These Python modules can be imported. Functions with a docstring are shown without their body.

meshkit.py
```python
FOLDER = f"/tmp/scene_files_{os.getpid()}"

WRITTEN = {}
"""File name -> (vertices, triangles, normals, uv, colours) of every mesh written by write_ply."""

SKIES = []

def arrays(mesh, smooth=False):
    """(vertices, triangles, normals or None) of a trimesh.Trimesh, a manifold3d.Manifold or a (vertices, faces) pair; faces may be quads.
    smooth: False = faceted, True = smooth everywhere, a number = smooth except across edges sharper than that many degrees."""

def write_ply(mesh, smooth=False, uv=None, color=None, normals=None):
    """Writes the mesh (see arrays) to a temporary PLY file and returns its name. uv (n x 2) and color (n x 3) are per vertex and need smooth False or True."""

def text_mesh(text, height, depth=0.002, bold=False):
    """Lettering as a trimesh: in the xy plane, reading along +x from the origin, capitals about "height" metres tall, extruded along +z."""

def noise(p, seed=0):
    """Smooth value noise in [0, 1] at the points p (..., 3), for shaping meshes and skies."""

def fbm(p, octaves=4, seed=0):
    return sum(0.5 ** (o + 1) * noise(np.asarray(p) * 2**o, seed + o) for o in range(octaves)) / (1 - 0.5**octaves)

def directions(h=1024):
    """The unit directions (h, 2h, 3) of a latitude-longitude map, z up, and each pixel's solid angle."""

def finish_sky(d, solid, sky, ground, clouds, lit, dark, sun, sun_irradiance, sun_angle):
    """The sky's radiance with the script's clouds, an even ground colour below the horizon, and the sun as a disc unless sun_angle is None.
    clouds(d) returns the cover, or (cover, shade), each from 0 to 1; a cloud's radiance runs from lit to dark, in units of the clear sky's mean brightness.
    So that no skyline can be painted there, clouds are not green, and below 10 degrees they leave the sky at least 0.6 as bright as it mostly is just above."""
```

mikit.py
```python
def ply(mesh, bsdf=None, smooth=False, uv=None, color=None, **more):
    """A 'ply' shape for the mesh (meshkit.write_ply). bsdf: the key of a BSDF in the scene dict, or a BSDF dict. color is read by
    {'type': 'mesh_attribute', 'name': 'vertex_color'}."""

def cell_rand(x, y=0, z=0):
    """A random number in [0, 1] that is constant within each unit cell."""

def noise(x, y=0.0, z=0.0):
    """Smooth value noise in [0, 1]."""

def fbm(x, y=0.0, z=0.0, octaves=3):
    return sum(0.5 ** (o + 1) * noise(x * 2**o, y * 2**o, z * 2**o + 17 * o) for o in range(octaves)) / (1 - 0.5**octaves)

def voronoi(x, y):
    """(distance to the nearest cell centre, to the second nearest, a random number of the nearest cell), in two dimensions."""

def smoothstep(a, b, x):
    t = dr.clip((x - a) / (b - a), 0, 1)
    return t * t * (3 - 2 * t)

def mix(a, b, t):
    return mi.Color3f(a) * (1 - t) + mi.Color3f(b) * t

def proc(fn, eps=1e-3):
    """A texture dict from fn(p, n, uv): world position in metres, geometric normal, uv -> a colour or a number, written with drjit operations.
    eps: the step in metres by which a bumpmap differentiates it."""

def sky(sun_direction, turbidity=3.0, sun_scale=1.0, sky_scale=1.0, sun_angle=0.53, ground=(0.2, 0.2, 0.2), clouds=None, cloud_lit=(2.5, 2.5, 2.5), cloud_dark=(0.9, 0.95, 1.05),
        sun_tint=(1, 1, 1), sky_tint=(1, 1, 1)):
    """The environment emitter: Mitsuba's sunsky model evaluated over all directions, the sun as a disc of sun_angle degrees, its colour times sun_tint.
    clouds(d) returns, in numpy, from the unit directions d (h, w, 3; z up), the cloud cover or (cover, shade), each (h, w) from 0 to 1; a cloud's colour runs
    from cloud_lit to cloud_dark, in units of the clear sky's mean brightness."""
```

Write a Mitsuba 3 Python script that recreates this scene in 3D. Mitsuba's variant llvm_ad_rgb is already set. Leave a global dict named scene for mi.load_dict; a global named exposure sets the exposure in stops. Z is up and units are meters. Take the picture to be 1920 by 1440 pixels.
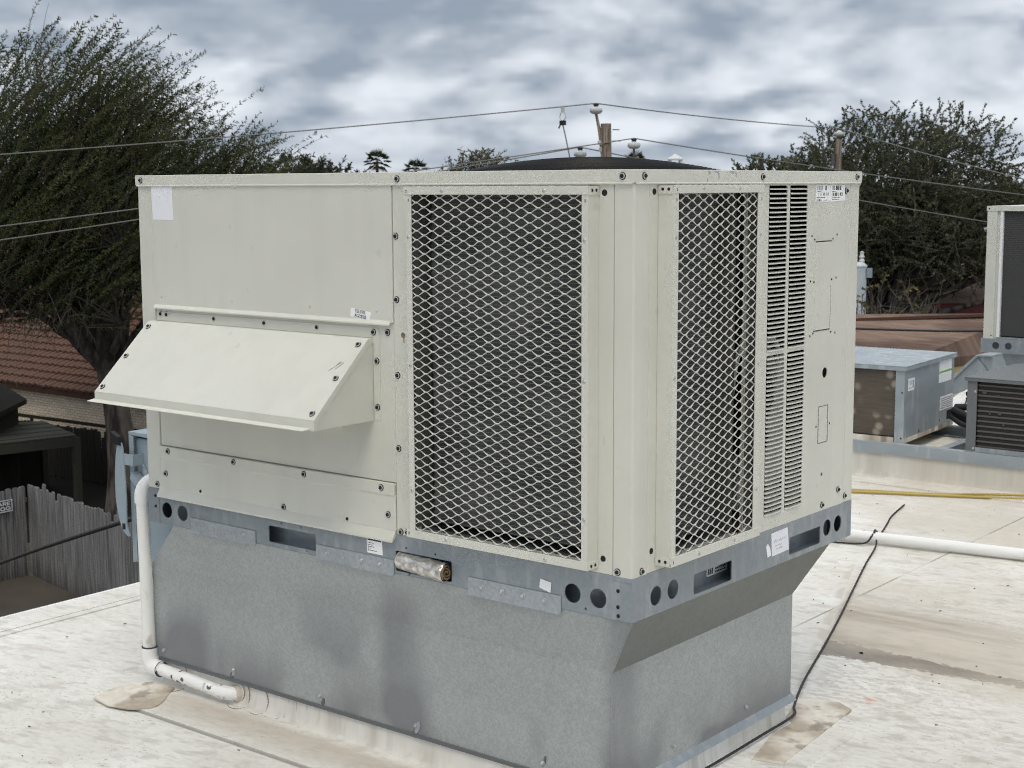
import math, random
import numpy as np, trimesh, shapely
from shapely.geometry import Polygon, Point, box as sbox
from shapely import affinity
import drjit as dr, mitsuba as mi
import mikit, meshkit
from mikit import noise, fbm, voronoi, cell_rand, smoothstep, mix

random.seed(7)
rng = np.random.default_rng(7)
T = mi.ScalarTransform4f
PI = math.pi

# ------------------------------------------------------------------ camera, sky, exposure
EYE = np.array([1.872, -2.765, 1.518])
YAW, PITCH, ROLL = -0.6766, -0.1310, -0.0043
_f = np.array([math.cos(PITCH) * math.sin(YAW), math.cos(PITCH) * math.cos(YAW), math.sin(PITCH)])
_r0 = np.array([math.cos(YAW), -math.sin(YAW), 0.0])
_u0 = np.cross(_r0, _f)
_up = -math.sin(ROLL) * _r0 + math.cos(ROLL) * _u0


def cloud_deck(d):
    el = np.maximum(d[..., 2], 0.0)
    def field(e, octa=5):
        k = 1.0 / (e + 0.30)
        q = np.stack([d[..., 0] * k, d[..., 1] * k, np.full_like(k, 3.3)], -1)
        w1 = np.stack([meshkit.fbm(q * 3.0 + o, 4, seed=5 + i) for i, o in enumerate((11.0, 31.0, 51.0))], -1) - 0.5
        return meshkit.fbm(q * 2.1 + 1.0 * w1 + 96.63, octa, seed=21), q, w1
    a, q, w1 = field(el)
    base = a - field(np.maximum(el - 0.012, 0), 4)[0]       # towards a cloud's underside
    b = meshkit.fbm(q * 7.0 + 1.5 * w1, 5, seed=9)
    s = 0.66 * a + 0.34 * b + 0.20 * base
    shade = 0.5 + 0.5 * np.tanh((s - 0.455) * 10)
    c = meshkit.fbm(q * np.array([15.0, 15.0, 1.0]) + 3.0 * w1, 4, seed=33)
    shade = np.clip(0.08 + 0.76 * shade + 0.95 * (b - 0.5) + 0.60 * (c - 0.5), 0, 1)
    low = np.clip(1 - el / 0.035, 0, 1)
    shade = shade * (1 - 0.6 * low) + 0.6 * low * 0.5
    high = np.clip((el - 0.15) / 0.6, 0, 1)
    return np.ones_like(el), np.clip(0.17 + 0.80 * shade - 0.62 * high, 0, 1)


SUN = (0.30, -0.42, 0.86)
exposure = 2.33
scene = {
    'type': 'scene',
    'camera': {'type': 'thinlens', 'fov': 37.73, 'fov_axis': 'x', 'near_clip': 0.05, 'far_clip': 9000.0,
               'aperture_radius': 0.0015, 'focus_distance': 3.55,
               'to_world': T().look_at(origin=EYE.tolist(), target=(EYE + _f).tolist(), up=_up.tolist())},
    'sky_light': mikit.sky(SUN, turbidity=3, sun_scale=0.17, sun_angle=28, sun_tint=(0.93, 1.0, 1.07), clouds=cloud_deck,
                           cloud_lit=(2.06, 2.16, 2.28), cloud_dark=(0.60, 0.74, 0.93), ground=(0.12, 0.12, 0.10)),
}
labels = {}


# ------------------------------------------------------------------ helpers
def numbered(name):
    used = lambda k: k in scene or k in labels or any(s.startswith(k + '__') for s in scene)
    if not used(name):
        return name
    n = 1
    while used(f'{name}_{n:03d}'):
        n += 1
    return f'{name}_{n:03d}'


_next = {}


def key_for(name, parent=None):
    base = f'{parent}__{name}' if parent else name
    n = _next.get(base, 0)
    _next[base] = n + 1
    return base if n == 0 else f'{base}_{n:03d}'


def put(name, shape, parent=None, to_world=None):
    k = key_for(name, parent)
    scene[k] = dict(shape) if to_world is None else {**shape, 'to_world': to_world}
    return k


def obj(name, mesh, m, parent=None, smooth=False, **kw):
    return put(name, mikit.ply(mesh, m, smooth=smooth, **kw), parent)


def thing(name, label, cat, group=None, kind=None):
    k = key_for(name)
    labels[k] = {'label': label, 'category': cat}
    if group: labels[k]['group'] = group
    if kind: labels[k]['kind'] = kind
    return k


def tag(k, label, cat=None, group=None, kind=None):
    labels[k] = {'label': label}
    if cat: labels[k]['category'] = cat
    if group: labels[k]['group'] = group
    if kind: labels[k]['kind'] = kind
    return k


def cat(*ms):
    ms = [m for x in ms for m in (x if isinstance(x, (list, tuple)) else [x])]
    return trimesh.util.concatenate(ms)


def bx(x0, x1, y0, y1, z0, z1, bev=0.0):
    x0, x1 = sorted((x0, x1)); y0, y1 = sorted((y0, y1)); z0, z1 = sorted((z0, z1))
    if bev <= 0:
        m = trimesh.creation.box(extents=(x1 - x0, y1 - y0, z1 - z0))
        m.apply_translation(((x0 + x1) / 2, (y0 + y1) / 2, (z0 + z1) / 2))
        return m
    b = min(bev, 0.45 * min(x1 - x0, y1 - y0, z1 - z0))
    pts = []
    for X in ((x0, 1), (x1, -1)):
        for Y in ((y0, 1), (y1, -1)):
            for Z in ((z0, 1), (z1, -1)):
                pts += [(X[0], Y[0] + Y[1] * b, Z[0] + Z[1] * b), (X[0] + X[1] * b, Y[0], Z[0] + Z[1] * b), (X[0] + X[1] * b, Y[0] + Y[1] * b, Z[0])]
    return trimesh.convex.convex_hull(np.array(pts))


def hull(pts):
    return trimesh.convex.convex_hull(np.array(pts, float))


def plate_xz(poly, y0, y1):
    """Polygon in (x, z), extruded from y0 to y1."""
    m = trimesh.creation.extrude_polygon(poly, abs(y1 - y0), engine='earcut')
    v = m.vertices.copy()
    m.vertices = np.stack([v[:, 0], min(y0, y1) + v[:, 2], v[:, 1]], -1)
    m.invert()
    return m


def plate_yz(poly, x0, x1):
    m = trimesh.creation.extrude_polygon(poly, abs(x1 - x0), engine='earcut')
    v = m.vertices.copy()
    m.vertices = np.stack([min(x0, x1) + v[:, 2], v[:, 0], v[:, 1]], -1)
    return m


def plate_xy(poly, z0, z1):
    m = trimesh.creation.extrude_polygon(poly, abs(z1 - z0), engine='earcut')
    m.apply_translation((0, 0, min(z0, z1)))
    return m


def spline(pts, n=8):
    p = np.asarray(pts, float)
    if len(p) < 3: return p
    q = np.vstack([2 * p[0] - p[1], p, 2 * p[-1] - p[-2]])
    out = []
    for i in range(1, len(q) - 2):
        for t in np.linspace(0, 1, n, endpoint=False):
            a, b, c, d = q[i - 1], q[i], q[i + 1], q[i + 2]
            out.append(0.5 * (2 * b + (c - a) * t + (2 * a - 5 * b + 4 * c - d) * t * t + (3 * b - a - 3 * c + d) * t ** 3))
    out.append(p[-1])
    return np.array(out)


def tube(pts, r, sides=10, caps=True):
    p = np.asarray(pts, float)
    n = len(p)
    r = np.broadcast_to(np.asarray(r, float), (n,)) if np.ndim(r) == 0 or len(np.atleast_1d(r)) == n else np.interp(np.linspace(0, 1, n), np.linspace(0, 1, len(r)), r)
    t = np.gradient(p, axis=0)
    t /= np.linalg.norm(t, axis=1, keepdims=True) + 1e-12
    a = np.array([0, 0, 1.0]) if abs(t[0][2]) < 0.9 else np.array([1.0, 0, 0])
    u = np.cross(t[0], a); u /= np.linalg.norm(u)
    rings = []
    ang = np.arange(sides) / sides * 2 * PI
    for i in range(n):
        u = u - t[i] * (u @ t[i]); u /= np.linalg.norm(u) + 1e-12
        w = np.cross(t[i], u)
        rings.append(p[i] + r[i] * (np.cos(ang)[:, None] * u + np.sin(ang)[:, None] * w))
    v = np.vstack(rings)
    f = []
    for i in range(n - 1):
        for j in range(sides):
            a_, b_ = i * sides + j, i * sides + (j + 1) % sides
            f += [(a_, b_, b_ + sides), (a_, b_ + sides, a_ + sides)]
    if caps:
        v = np.vstack([v, p[0], p[-1]])
        c0, c1 = len(v) - 2, len(v) - 1
        for j in range(sides):
            f.append((c0, (j + 1) % sides, j))
            f.append((c1, (n - 1) * sides + j, (n - 1) * sides + (j + 1) % sides))
    return trimesh.Trimesh(v, np.array(f), process=False)


def cyl(p, q, r, sides=16):
    return tube([p, q], r, sides)


def lathe(profile, sides=24):
    """(radius, height) profile turned about z."""
    p = np.array(profile, float)
    ang = np.arange(sides) / sides * 2 * PI
    v = np.concatenate([np.stack([r * np.cos(ang), r * np.sin(ang), np.full(sides, z)], -1) for r, z in p])
    f = []
    for i in range(len(p) - 1):
        for j in range(sides):
            a, b = i * sides + j, i * sides + (j + 1) % sides
            f += [(a, b, b + sides), (a, b + sides, a + sides)]
    return trimesh.Trimesh(v, np.array(f), process=False)


def quads(c, u, w):
    """Many small quads: centres c, half vectors u and w, (n, 3) each."""
    v = np.stack([c - u - w, c + u - w, c + u + w, c - u + w], 1).reshape(-1, 3)
    i = np.arange(len(c))[:, None] * 4
    f = np.vstack([i + [[0, 1, 2]], i + [[0, 2, 3]]])
    return v, f


# site frame for the neighbourhood: s metres ahead of the corner of the flat roof where one stands, t metres to the right
_S = np.array([math.sin(YAW), math.cos(YAW)]); _R = np.array([math.cos(YAW), -math.sin(YAW)])


def site(s, t, z):
    xy = EYE[:2] + s * _S + t * _R
    return np.array([xy[0], xy[1], z])


# ------------------------------------------------------------------ materials
def two(b): return {'type': 'twosided', 'bsdf': b}
def rgb(c): return {'type': 'rgb', 'value': list(c)}
def pr(c, rough=0.5, metallic=0.0, spec=0.5, **k):
    return two({'type': 'principled', 'base_color': rgb(c) if isinstance(c, (tuple, list)) else c, 'roughness': rough, 'metallic': metallic, 'specular': spec, **k})


def f_cream(p, n, uv):
    g = noise(p.x * 420, p.y * 420, p.z * 420)
    m = fbm(p.x * 5 + 3, p.y * 5, p.z * 5, 3)
    d = fbm(p.x * 31, p.y * 31, p.z * 17 + 5, 3)
    c = mix((0.546, 0.546, 0.492), (0.608, 0.607, 0.550), m)
    run = fbm(p.x * 26, p.y * 26, p.z * 1.3, 3)
    c = c * (0.992 + 0.016 * g) * (0.985 + 0.028 * smoothstep(0.3, 0.62, run))
    sp = smoothstep(0.80, 0.84, d)
    return mix(c, (0.42, 0.40, 0.35), sp * 0.22)


def f_creambump(p, n, uv):
    return 0.0016 * fbm(p.x * 4.5, p.y * 4.5, p.z * 4.5, 2)


def f_roofbump(p, n, uv):
    return 0.0040 * fbm(p.x * 5.5 + 3, p.y * 7, 1.0, 3) + 0.0012 * fbm(p.x * 55, p.y * 75, 2.0, 2)


def f_galv(p, n, uv):
    _, _, w = voronoi((p.x + p.y) * 110, (p.z + 0.37 * p.y) * 110)
    m = fbm(p.x * 9, p.y * 9, p.z * 9, 3)
    s = smoothstep(0.52, 0.75, fbm(p.x * 40, p.y * 40, p.z * 9, 3))
    c = mix((0.215, 0.245, 0.275), (0.30, 0.335, 0.36), 0.35 * w + 0.65 * m)
    return mix(c, (0.42, 0.44, 0.455), s * 0.35)


def f_galvlight(p, n, uv):
    _, _, w = voronoi((p.x + p.y) * 130, p.z * 130)
    m = fbm(p.x * 25, p.y * 25, p.z * 25, 3)
    return mix((0.27, 0.30, 0.325), (0.40, 0.43, 0.455), 0.5 * w + 0.5 * m)


def f_adapter(p, n, uv):
    h = p.x + 0.83 * p.y
    g = noise(h * 240, p.z * 240, 2.0) * 0.5 + noise(h * 480, p.z * 480, 5.0) * 0.3 + noise(h * 90, p.z * 90, 8.0) * 0.2
    m = fbm(p.x * 4, p.y * 4, p.z * 6, 3)
    c = mix((0.262, 0.285, 0.290), (0.400, 0.425, 0.420), smoothstep(0.15, 0.85, g) * 0.55 + 0.45 * m)
    w = fbm(h * 5.5, p.z * 3.0, 1.7, 3)
    # dull dark smears along the foot and down one run of the sheet
    w2 = fbm(h * 2.1 + 3, p.z * 2.6, 4.0, 4)
    foot = smoothstep(0.30, 0.08, p.z + 0.30 * (w - 0.5)) * smoothstep(0.38, 0.60, w)
    run = smoothstep(0.11, 0.02, dr.abs(h + 0.72 + 0.16 * (w - 0.5) + 0.05 * (p.z - 0.3))) * smoothstep(0.56, 0.40, p.z + 0.1 * (w2 - 0.5)) * 0.8
    run2 = smoothstep(0.13, 0.03, dr.abs(h + 1.60 + 0.25 * (w - 0.5))) * smoothstep(0.34, 0.20, p.z) * 0.8
    run3 = smoothstep(0.08, 0.02, dr.abs(h + 0.015)) * 0.55
    cloud = smoothstep(0.50, 0.68, w2) * smoothstep(0.50, 0.20, p.z) * 0.7
    foot = foot + cloud
    k = dr.clip(foot + run + run2 + run3, 0, 1)
    return mix(c, mi.Color3f(0.170, 0.175, 0.190) * (0.92 + 0.16 * m), k * 0.85)


def f_shadedslope(p, n, uv):  # unspangled sheet, the shade of its downward slope mixed into the colour
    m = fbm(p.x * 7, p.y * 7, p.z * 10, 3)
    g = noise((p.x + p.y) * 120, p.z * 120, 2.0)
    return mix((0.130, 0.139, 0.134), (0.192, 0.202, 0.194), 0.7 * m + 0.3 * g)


def f_roof(p, n, uv):
    x, y = p.x, p.y
    a = fbm(x * 2.3, y * 2.3, 1.0, 4)
    st = fbm(x * 14 + y * 4, y * 34 - x * 6, 2.0, 4)
    fi = fbm(x * 60, y * 95, 7.0, 3)
    c = mix((0.735, 0.73, 0.70), (0.645, 0.63, 0.585), smoothstep(0.35, 0.72, a))
    c = mix(c, (0.47, 0.44, 0.39), smoothstep(0.50, 0.80, st) * 0.6)
    fs = fbm(x * 30 + y * 8, y * 110 - x * 18, 4.0, 3)
    c = mix(c, (0.50, 0.475, 0.43), smoothstep(0.55, 0.75, fs) * 0.35)
    c = c * (0.92 + 0.16 * fi)
    spk = smoothstep(0.86, 0.92, noise(x * 120, y * 150, 3.0)) * smoothstep(0.5, 0.75, noise(x * 5, y * 5, 9.0))
    c = mix(c, (0.26, 0.23, 0.20), spk * 0.55)
    vein = smoothstep(0.035, 0.0, dr.abs(fbm(x * 9 + 2, y * 16, 5.0, 3) - 0.5)) * smoothstep(0.45, 0.6, noise(x * 4, y * 4, 2.0))
    c = mix(c, (0.50, 0.48, 0.44), vein * 0.28)
    # drain stain: tan wash beyond the black cord, with a damp streak along its lower edge
    e = 0.10 * (st - 0.5) + 0.10 * (a - 0.5)
    cord = -0.345 - 0.375 * (y - 1.62)
    past = x - cord
    wash = smoothstep(-0.005, 0.03, past) * smoothstep(1.7, 0.10, past + 2 * e) * smoothstep(1.56, 1.68, y + e) * smoothstep(2.55, 2.0, y + 2 * e)
    near = dr.exp(-4.5 * dr.maximum(past, 0.0))
    bands = smoothstep(0.35, 0.65, fbm(x * 1.6, y * 22, 8.0, 3))
    c = mix(c, mi.Color3f(0.40, 0.345, 0.275) * (0.8 + 0.4 * st), wash * dr.clip(0.50 + 0.30 * bands + 0.35 * near, 0, 0.95))
    c = mix(c, mi.Color3f(0.27, 0.235, 0.195), wash * near * bands * 0.6)
    beside = smoothstep(-0.040, -0.010, past) * smoothstep(0.012, 0.0, past) * smoothstep(1.0, 1.2, y) * smoothstep(2.9, 2.5, y)  # dirt and soft shadow along the cord, painted as one dark line
    c = mix(c, mi.Color3f(0.40, 0.36, 0.31), beside * 0.55 * smoothstep(0.3, 0.6, noise(y * 18, x * 30, 2.0)))
    greyer = smoothstep(-0.1, 0.4, past) * smoothstep(4.5, 3.2, y)
    c = mix(c, c * mi.Color3f(0.90, 0.885, 0.86), greyer)
    wet = smoothstep(0.0, 0.02, past) * smoothstep(0.092, 0.070, dr.abs(y - 1.625 - 0.05 * past + 0.25 * e) + 0.075 * dr.maximum(past, 0.0) + 0.05 * (fi - 0.5))
    c = mix(c, mi.Color3f(0.165, 0.14, 0.118) * (0.8 + 0.4 * fi), wet * 0.9)
    flake = smoothstep(0.0, 0.05, past) * smoothstep(1.62, 1.50, y) * smoothstep(1.02, 1.22, y) * smoothstep(0.9, 0.2, past)
    c = mix(c, mi.Color3f(0.42, 0.39, 0.35) * (0.6 + 0.9 * noise(x * 90, y * 140, 4.0)), flake * 0.45 * smoothstep(0.42, 0.62, noise(x * 45, y * 90, 6.0)))
    grime = smoothstep(0.46, 0.70, fbm(x * 1.1 + 7, y * 1.6 + 2, 3.0, 4)) * smoothstep(-0.4, 0.3, past)
    c = mix(c, mi.Color3f(0.52, 0.47, 0.39) * (0.8 + 0.4 * st), grime * 0.62)
    red = smoothstep(0.03, 0.0, dr.sqrt(dr.square((x - 0.012) * 0.8) + dr.square((y - 1.238) * 1.6)) + 0.02 * (fi - 0.5))
    c = mix(c, (0.62, 0.20, 0.14), red * 0.8)
    # brown dirt held against the front of the curb
    df = dr.maximum(-0.02 - y, 0.0)
    foot = smoothstep(0.17, 0.03, df + 0.12 * (a - 0.5) + 0.05 * (st - 0.5)) * smoothstep(-1.78, -1.5, x) * smoothstep(-0.02, -0.12, x) * smoothstep(0.02, -0.02, y) * smoothstep(0.06, 0.02, p.z)
    c = mix(c, mi.Color3f(0.43, 0.37, 0.305) * (0.75 + 0.5 * st), foot * 0.62)
    # overlap shadow and grime of the lapped seams, painted as dark lines
    lap = smoothstep(0.006, 0.001, dr.abs(x + 2.64)) + smoothstep(0.010, 0.002, dr.abs(x + 0.52)) * (0.3 + smoothstep(0.4, 0.7, noise(y * 6, 1.0, 1.0))) * smoothstep(1.0, 1.5, y)
    lap = lap + smoothstep(0.006, 0.001, dr.abs(y + 0.162)) * smoothstep(-1.76, -1.70, x) * smoothstep(0.0, -0.1, x)
    c = mix(c, (0.23, 0.215, 0.20), dr.clip(lap, 0, 1) * 0.75 * smoothstep(0.02, 0.01, p.z))
    return c


def f_patch(p, n, uv):
    a = fbm(p.x * 9, p.y * 9, 1.0, 4)
    b = fbm(p.x * 55, p.y * 70, 2.0, 3)
    c = mix((0.66, 0.62, 0.545), (0.42, 0.365, 0.295), smoothstep(0.36, 0.68, a))
    c = mix(c, (0.20, 0.17, 0.135), smoothstep(0.58, 0.74, fbm(p.x * 14 + 2, p.y * 14, 3.0, 4)) * 0.7)
    return c * (0.85 + 0.3 * b)


def f_bark(p, n, uv):
    k = fbm(p.x * 9, p.y * 9, p.z * 1.7, 4)
    return mix((0.028, 0.024, 0.022), (0.115, 0.10, 0.09), smoothstep(0.3, 0.72, k))


def f_wood(p, n, uv):
    q = p.x * 1.0 + p.y * 0.7
    board = cell_rand(q * 5.0, 0, 0)
    g = fbm(q * 60, 1.0, p.z * 1.6, 4)
    c = mix((0.080, 0.080, 0.083), (0.25, 0.247, 0.245), smoothstep(0.25, 0.75, g) * 0.75 + 0.25 * board)
    low = smoothstep(-5.9, -6.5, p.z + 0.5 * (g - 0.5))
    return mix(c, (0.05, 0.045, 0.04), low * 0.6)


def f_brick(p, n, uv):
    row = dr.floor(p.z / 0.075)
    q = (p.x + p.y) / 0.22 + 0.5 * (row - 2 * dr.floor(row / 2))
    fz, fx = p.z / 0.075 - row, q - dr.floor(q)
    m = smoothstep(0.16, 0.07, dr.minimum(fz, 1 - fz)) + smoothstep(0.06, 0.03, dr.minimum(fx, 1 - fx))
    c = mix((0.60, 0.50, 0.375), (0.74, 0.62, 0.47), cell_rand(dr.floor(q), row, 3))
    c = mix(c, (0.22, 0.20, 0.17), dr.clip(m, 0, 1) * 0.7)
    return c * (0.85 + 0.3 * fbm(p.x, p.y, p.z * 2, 3))


def f_shingle(p, n, uv):
    a = fbm(p.x * 0.9, p.y * 0.9, 1.0, 4)
    b = noise(p.x * 5, p.y * 14, 2.0)
    c = noise(p.x * 1.3, p.y * 9, 5.0)
    return mix((0.088, 0.060, 0.048), (0.165, 0.115, 0.09), smoothstep(0.3, 0.7, a)) * (0.7 + 0.35 * b + 0.25 * c)


def f_ground(p, n, uv):
    a = fbm(p.x * 0.35, p.y * 0.35, 1.0, 4)
    b = fbm(p.x * 4, p.y * 4, 2.0, 3)
    return mix((0.042, 0.036, 0.03), (0.07, 0.062, 0.045), a) * (0.7 + 0.6 * b)


def f_slab(p, n, uv):
    a = fbm(p.x * 1.2, p.y * 1.2, 1.0, 4)
    return mix((0.045, 0.039, 0.033), (0.085, 0.074, 0.062), a)


def f_coilbrown(p, n, uv):
    ln = noise(p.x * 12, 3.0, p.z * 260)
    b = fbm(p.x * 6, 1.0, p.z * 6, 3)
    c = mix((0.075, 0.064, 0.052), (0.14, 0.12, 0.10), 0.5 * ln + 0.5 * b)
    d1, _, _ = voronoi(p.x * 13, p.z * 13)
    blot = smoothstep(0.40, 0.10, d1) * smoothstep(0.38, 0.52, fbm(p.x * 5 + 9, 1.0, p.z * 5, 2))
    return mix(c, (0.38, 0.33, 0.27), blot * 0.75)


def f_fin(p, n, uv):
    a = fbm(p.x * 8, p.y * 8, p.z * 8, 4)
    ln = noise((p.x + p.y) * 700, 1.0, p.z * 9)
    c = mix((0.040, 0.041, 0.041), (0.095, 0.097, 0.094), smoothstep(0.3, 0.7, a))
    return c * (0.8 + 0.4 * ln)


def f_greypaint(p, n, uv):
    m = fbm(p.x * 6, p.y * 6, p.z * 14, 4)
    s = smoothstep(0.55, 0.75, fbm(p.x * 30, p.y * 30, p.z * 5, 3))
    c = mix((0.25, 0.29, 0.32), (0.36, 0.40, 0.43), m)
    return mix(c, (0.52, 0.545, 0.56), s * 0.4)


def f_foil(p, n, uv):
    a = fbm(p.x * 70, p.y * 70, p.z * 70, 3)
    return mix((0.50, 0.47, 0.44), (0.82, 0.80, 0.77), smoothstep(0.3, 0.7, a))


def f_foilbump(p, n, uv):
    return 0.004 * fbm(p.x * 85, p.y * 85, p.z * 85, 3)


def f_pvc(p, n, uv):
    a = fbm(p.x * 22, p.y * 22, p.z * 14, 4)
    return mix((0.78, 0.78, 0.75), (0.42, 0.37, 0.30), smoothstep(0.60, 0.78, a) * 0.7)


def f_pipe2(p, n, uv):
    a = fbm(p.x * 85, p.y * 85, p.z * 55, 2)
    top = smoothstep(0.56, 0.66, a) * smoothstep(0.40, 0.55, noise(p.x * 14, p.y * 14, p.z * 14))
    return mix((0.80, 0.80, 0.79), (0.10, 0.09, 0.085), top)


def f_paper(p, n, uv):
    a = noise(p.x * 300, p.y * 300, p.z * 300)
    return mix((0.71, 0.72, 0.78), (0.745, 0.755, 0.805), a)


def f_polewood(p, n, uv):
    g = fbm(p.x * 40, p.y * 40, p.z * 2.0, 4)
    return mix((0.12, 0.095, 0.075), (0.34, 0.285, 0.235), smoothstep(0.25, 0.75, g))


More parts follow.
